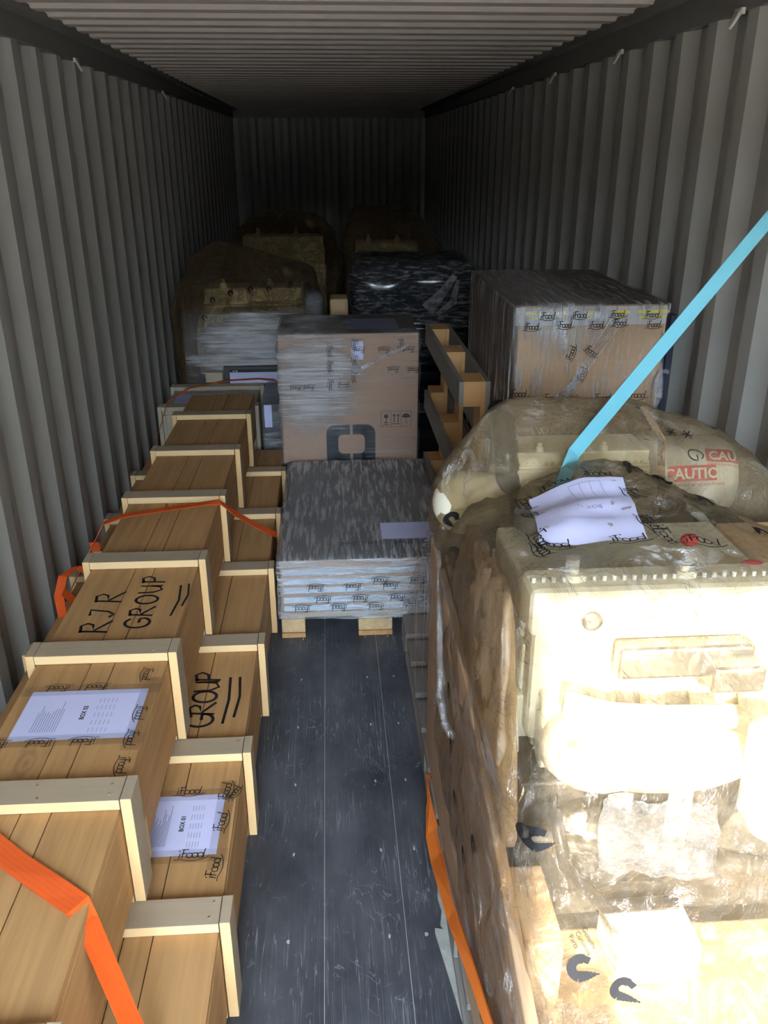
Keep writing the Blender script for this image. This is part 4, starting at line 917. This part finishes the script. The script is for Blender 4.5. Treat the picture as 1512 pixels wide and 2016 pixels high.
m = MB(); m.tube([(1.99, 2.0, 1.12), (2.0, 1.96, 1.09), (2.03, 1.95, 1.06), (2.07, 1.94, 1.03), (2.10, 1.95, .99)], .011, 10); part('white_hose', m, WHITE, eb)
m = MB(); m.strap([(1.94, 1.965, .95), (1.955, 1.955, 1.1), (1.945, 1.98, 1.24), (1.92, 2.06, 1.30), (1.92, 2.2, 1.28)], (1, 0, 0), .02, .002); part('bag_seam', m, BAGT, eb)
HB_ = [(1.392, 2.10, 1.07), (1.39, 2.05, 1.12), (1.44, 2.08, 1.19), (1.50, 2.02, 1.30), (1.56, 2.06, 1.33), (1.72, 2.12, 1.312), (1.925, 2.12, 1.30), (2.07, 2.12, 1.25), (2.19, 2.12, 1.20), (2.315, 2.10, 1.07), (2.23, 1.965, 1.16), (2.0, 1.955, 1.21), (2.318, 2.0, .93), (1.385, 2.0, .93), (1.39, 2.28, .90), (2.31, 2.28, .90), (1.40, 2.25, 1.05), (1.55, 2.25, 1.24), (1.95, 2.26, 1.22), (2.28, 2.22, 1.02), (1.395, 1.96, .93), (2.315, 1.96, .93), (1.46, 1.93, 1.1), (2.25, 1.95, 1.05)]
hbm = hull(HB_, .025, .008, 8, 61, 1); bvB = hbm.bvh(); bb = part('poly_bag', hbm, BAGB, eb)
m = MB(); E_ = Each('bag_print', PRINT, bb); PD = (0, .8, -.6)
star = [([(-.5, 0), (.5, 0)], 1), ([(-.3, -.45), (.3, .45)], 1), ([(-.3, .45), (.3, -.45)], 1)]
for x, z in ((1.985, 1.33), (2.03, 1.325)): draw(E_(), star, (x, 1.90, z), (1, 0, -.2), (.1, .3, 1), .03, .003, bvB, PD, .003)
draw(E_(), [(arc(0, 0, .6, .4, -30, 300, 16)+[(.1, .0)], 1)], (2.03, 1.88, 1.26), (1, 0, -.3), (.2, .3, 1), .035, .003, bvB, PD, .003)
for x, z, s_ in ((1.80, 1.36, .028), (1.80, 1.22, .02), (1.84, 1.22, .02)): quad(m, (x, 1.9, z), (1, 0, 0), (0, .3, 1), s_, s_, .003, 0, bvB, PD, 3)
for x, z, a_ in ((1.40, 1.13, .3), (1.44, 1.08, -.8), (1.42, 1.02, .7)): cmark(E_(), (x, 1.8, z), (math.cos(a_), 0, math.sin(a_)), (-math.sin(a_), .2, math.cos(a_)), .045, bvB, PD, .003)
E_.done()

# ------------------------------------------------------------------ turquoise and orange straps, torn sheet
a = MB(); P0 = Vector((1.66, 1.86, 1.16)); P1 = Vector((1.715, 1.955, 1.215)); P2 = Vector((2.25, 2.219, 1.742)); P3 = P2+(P2-P1)*.10
top_ = Vector((2.325, 2.256, 1.82))
pts = [P1+(top_-P1)*i/10 for i in range(11)]
a.strap([(1.52, 1.80, 1.00), (1.57, 1.83, 1.08), tuple(P0)]+[tuple(p) for p in pts], (.55, -.2, -.75), .036)
single('tie_down_strap', a, TURQ, 'turquoise strap running up from the bagged engines to the right wall', 'strap')
a = MB(); a.strap([(1.50, 2.16, .03), (1.381, 2.06, .10), (1.374, 1.99, .085), (1.372, 1.86, .085), (1.371, 1.751, .105), (1.370, 1.478, .205), (1.369, 1.189, .365), (1.368, 1.0, .46), (1.366, .8, .57)],
          [(0, 1, .3), (0, .7, .7), (.2, .6, 1), (.7, .2, .6), (.6, .3, .6), (.35, .4, 1), (.1, .4, 1), (0, .4, 1), (0, .4, 1)], .048)
single('ratchet_strap', a, ORANGE2, 'orange strap slanting along the brown side of the near right load', 'strap')
m = MB(); ol = [(1.50, 1.78), (1.376, 1.76), (1.369, 1.70), (1.375, 1.66), (1.366, 1.615), (1.372, 1.60), (1.350, 1.605), (1.349, 1.59), (1.362, 1.50), (1.372, 1.43), (1.392, 1.34), (1.41, 1.20), (1.45, 1.0), (1.50, 1.0)]
n_ = len(ol); m.add([(x, y, .001) for x, y in ol]+[(x, y, .006) for x, y in ol], [tuple(range(n_))[::-1], tuple(range(n_, 2*n_))]+[(i, (i+1) % n_, n_+(i+1) % n_, n_+i) for i in range(n_)])
for v in m.v: v.x = min(v.x, 1.384)
single('torn_sheet', m, MATTE, 'torn grey backing sheet on the floor under the near right load', 'sheet')
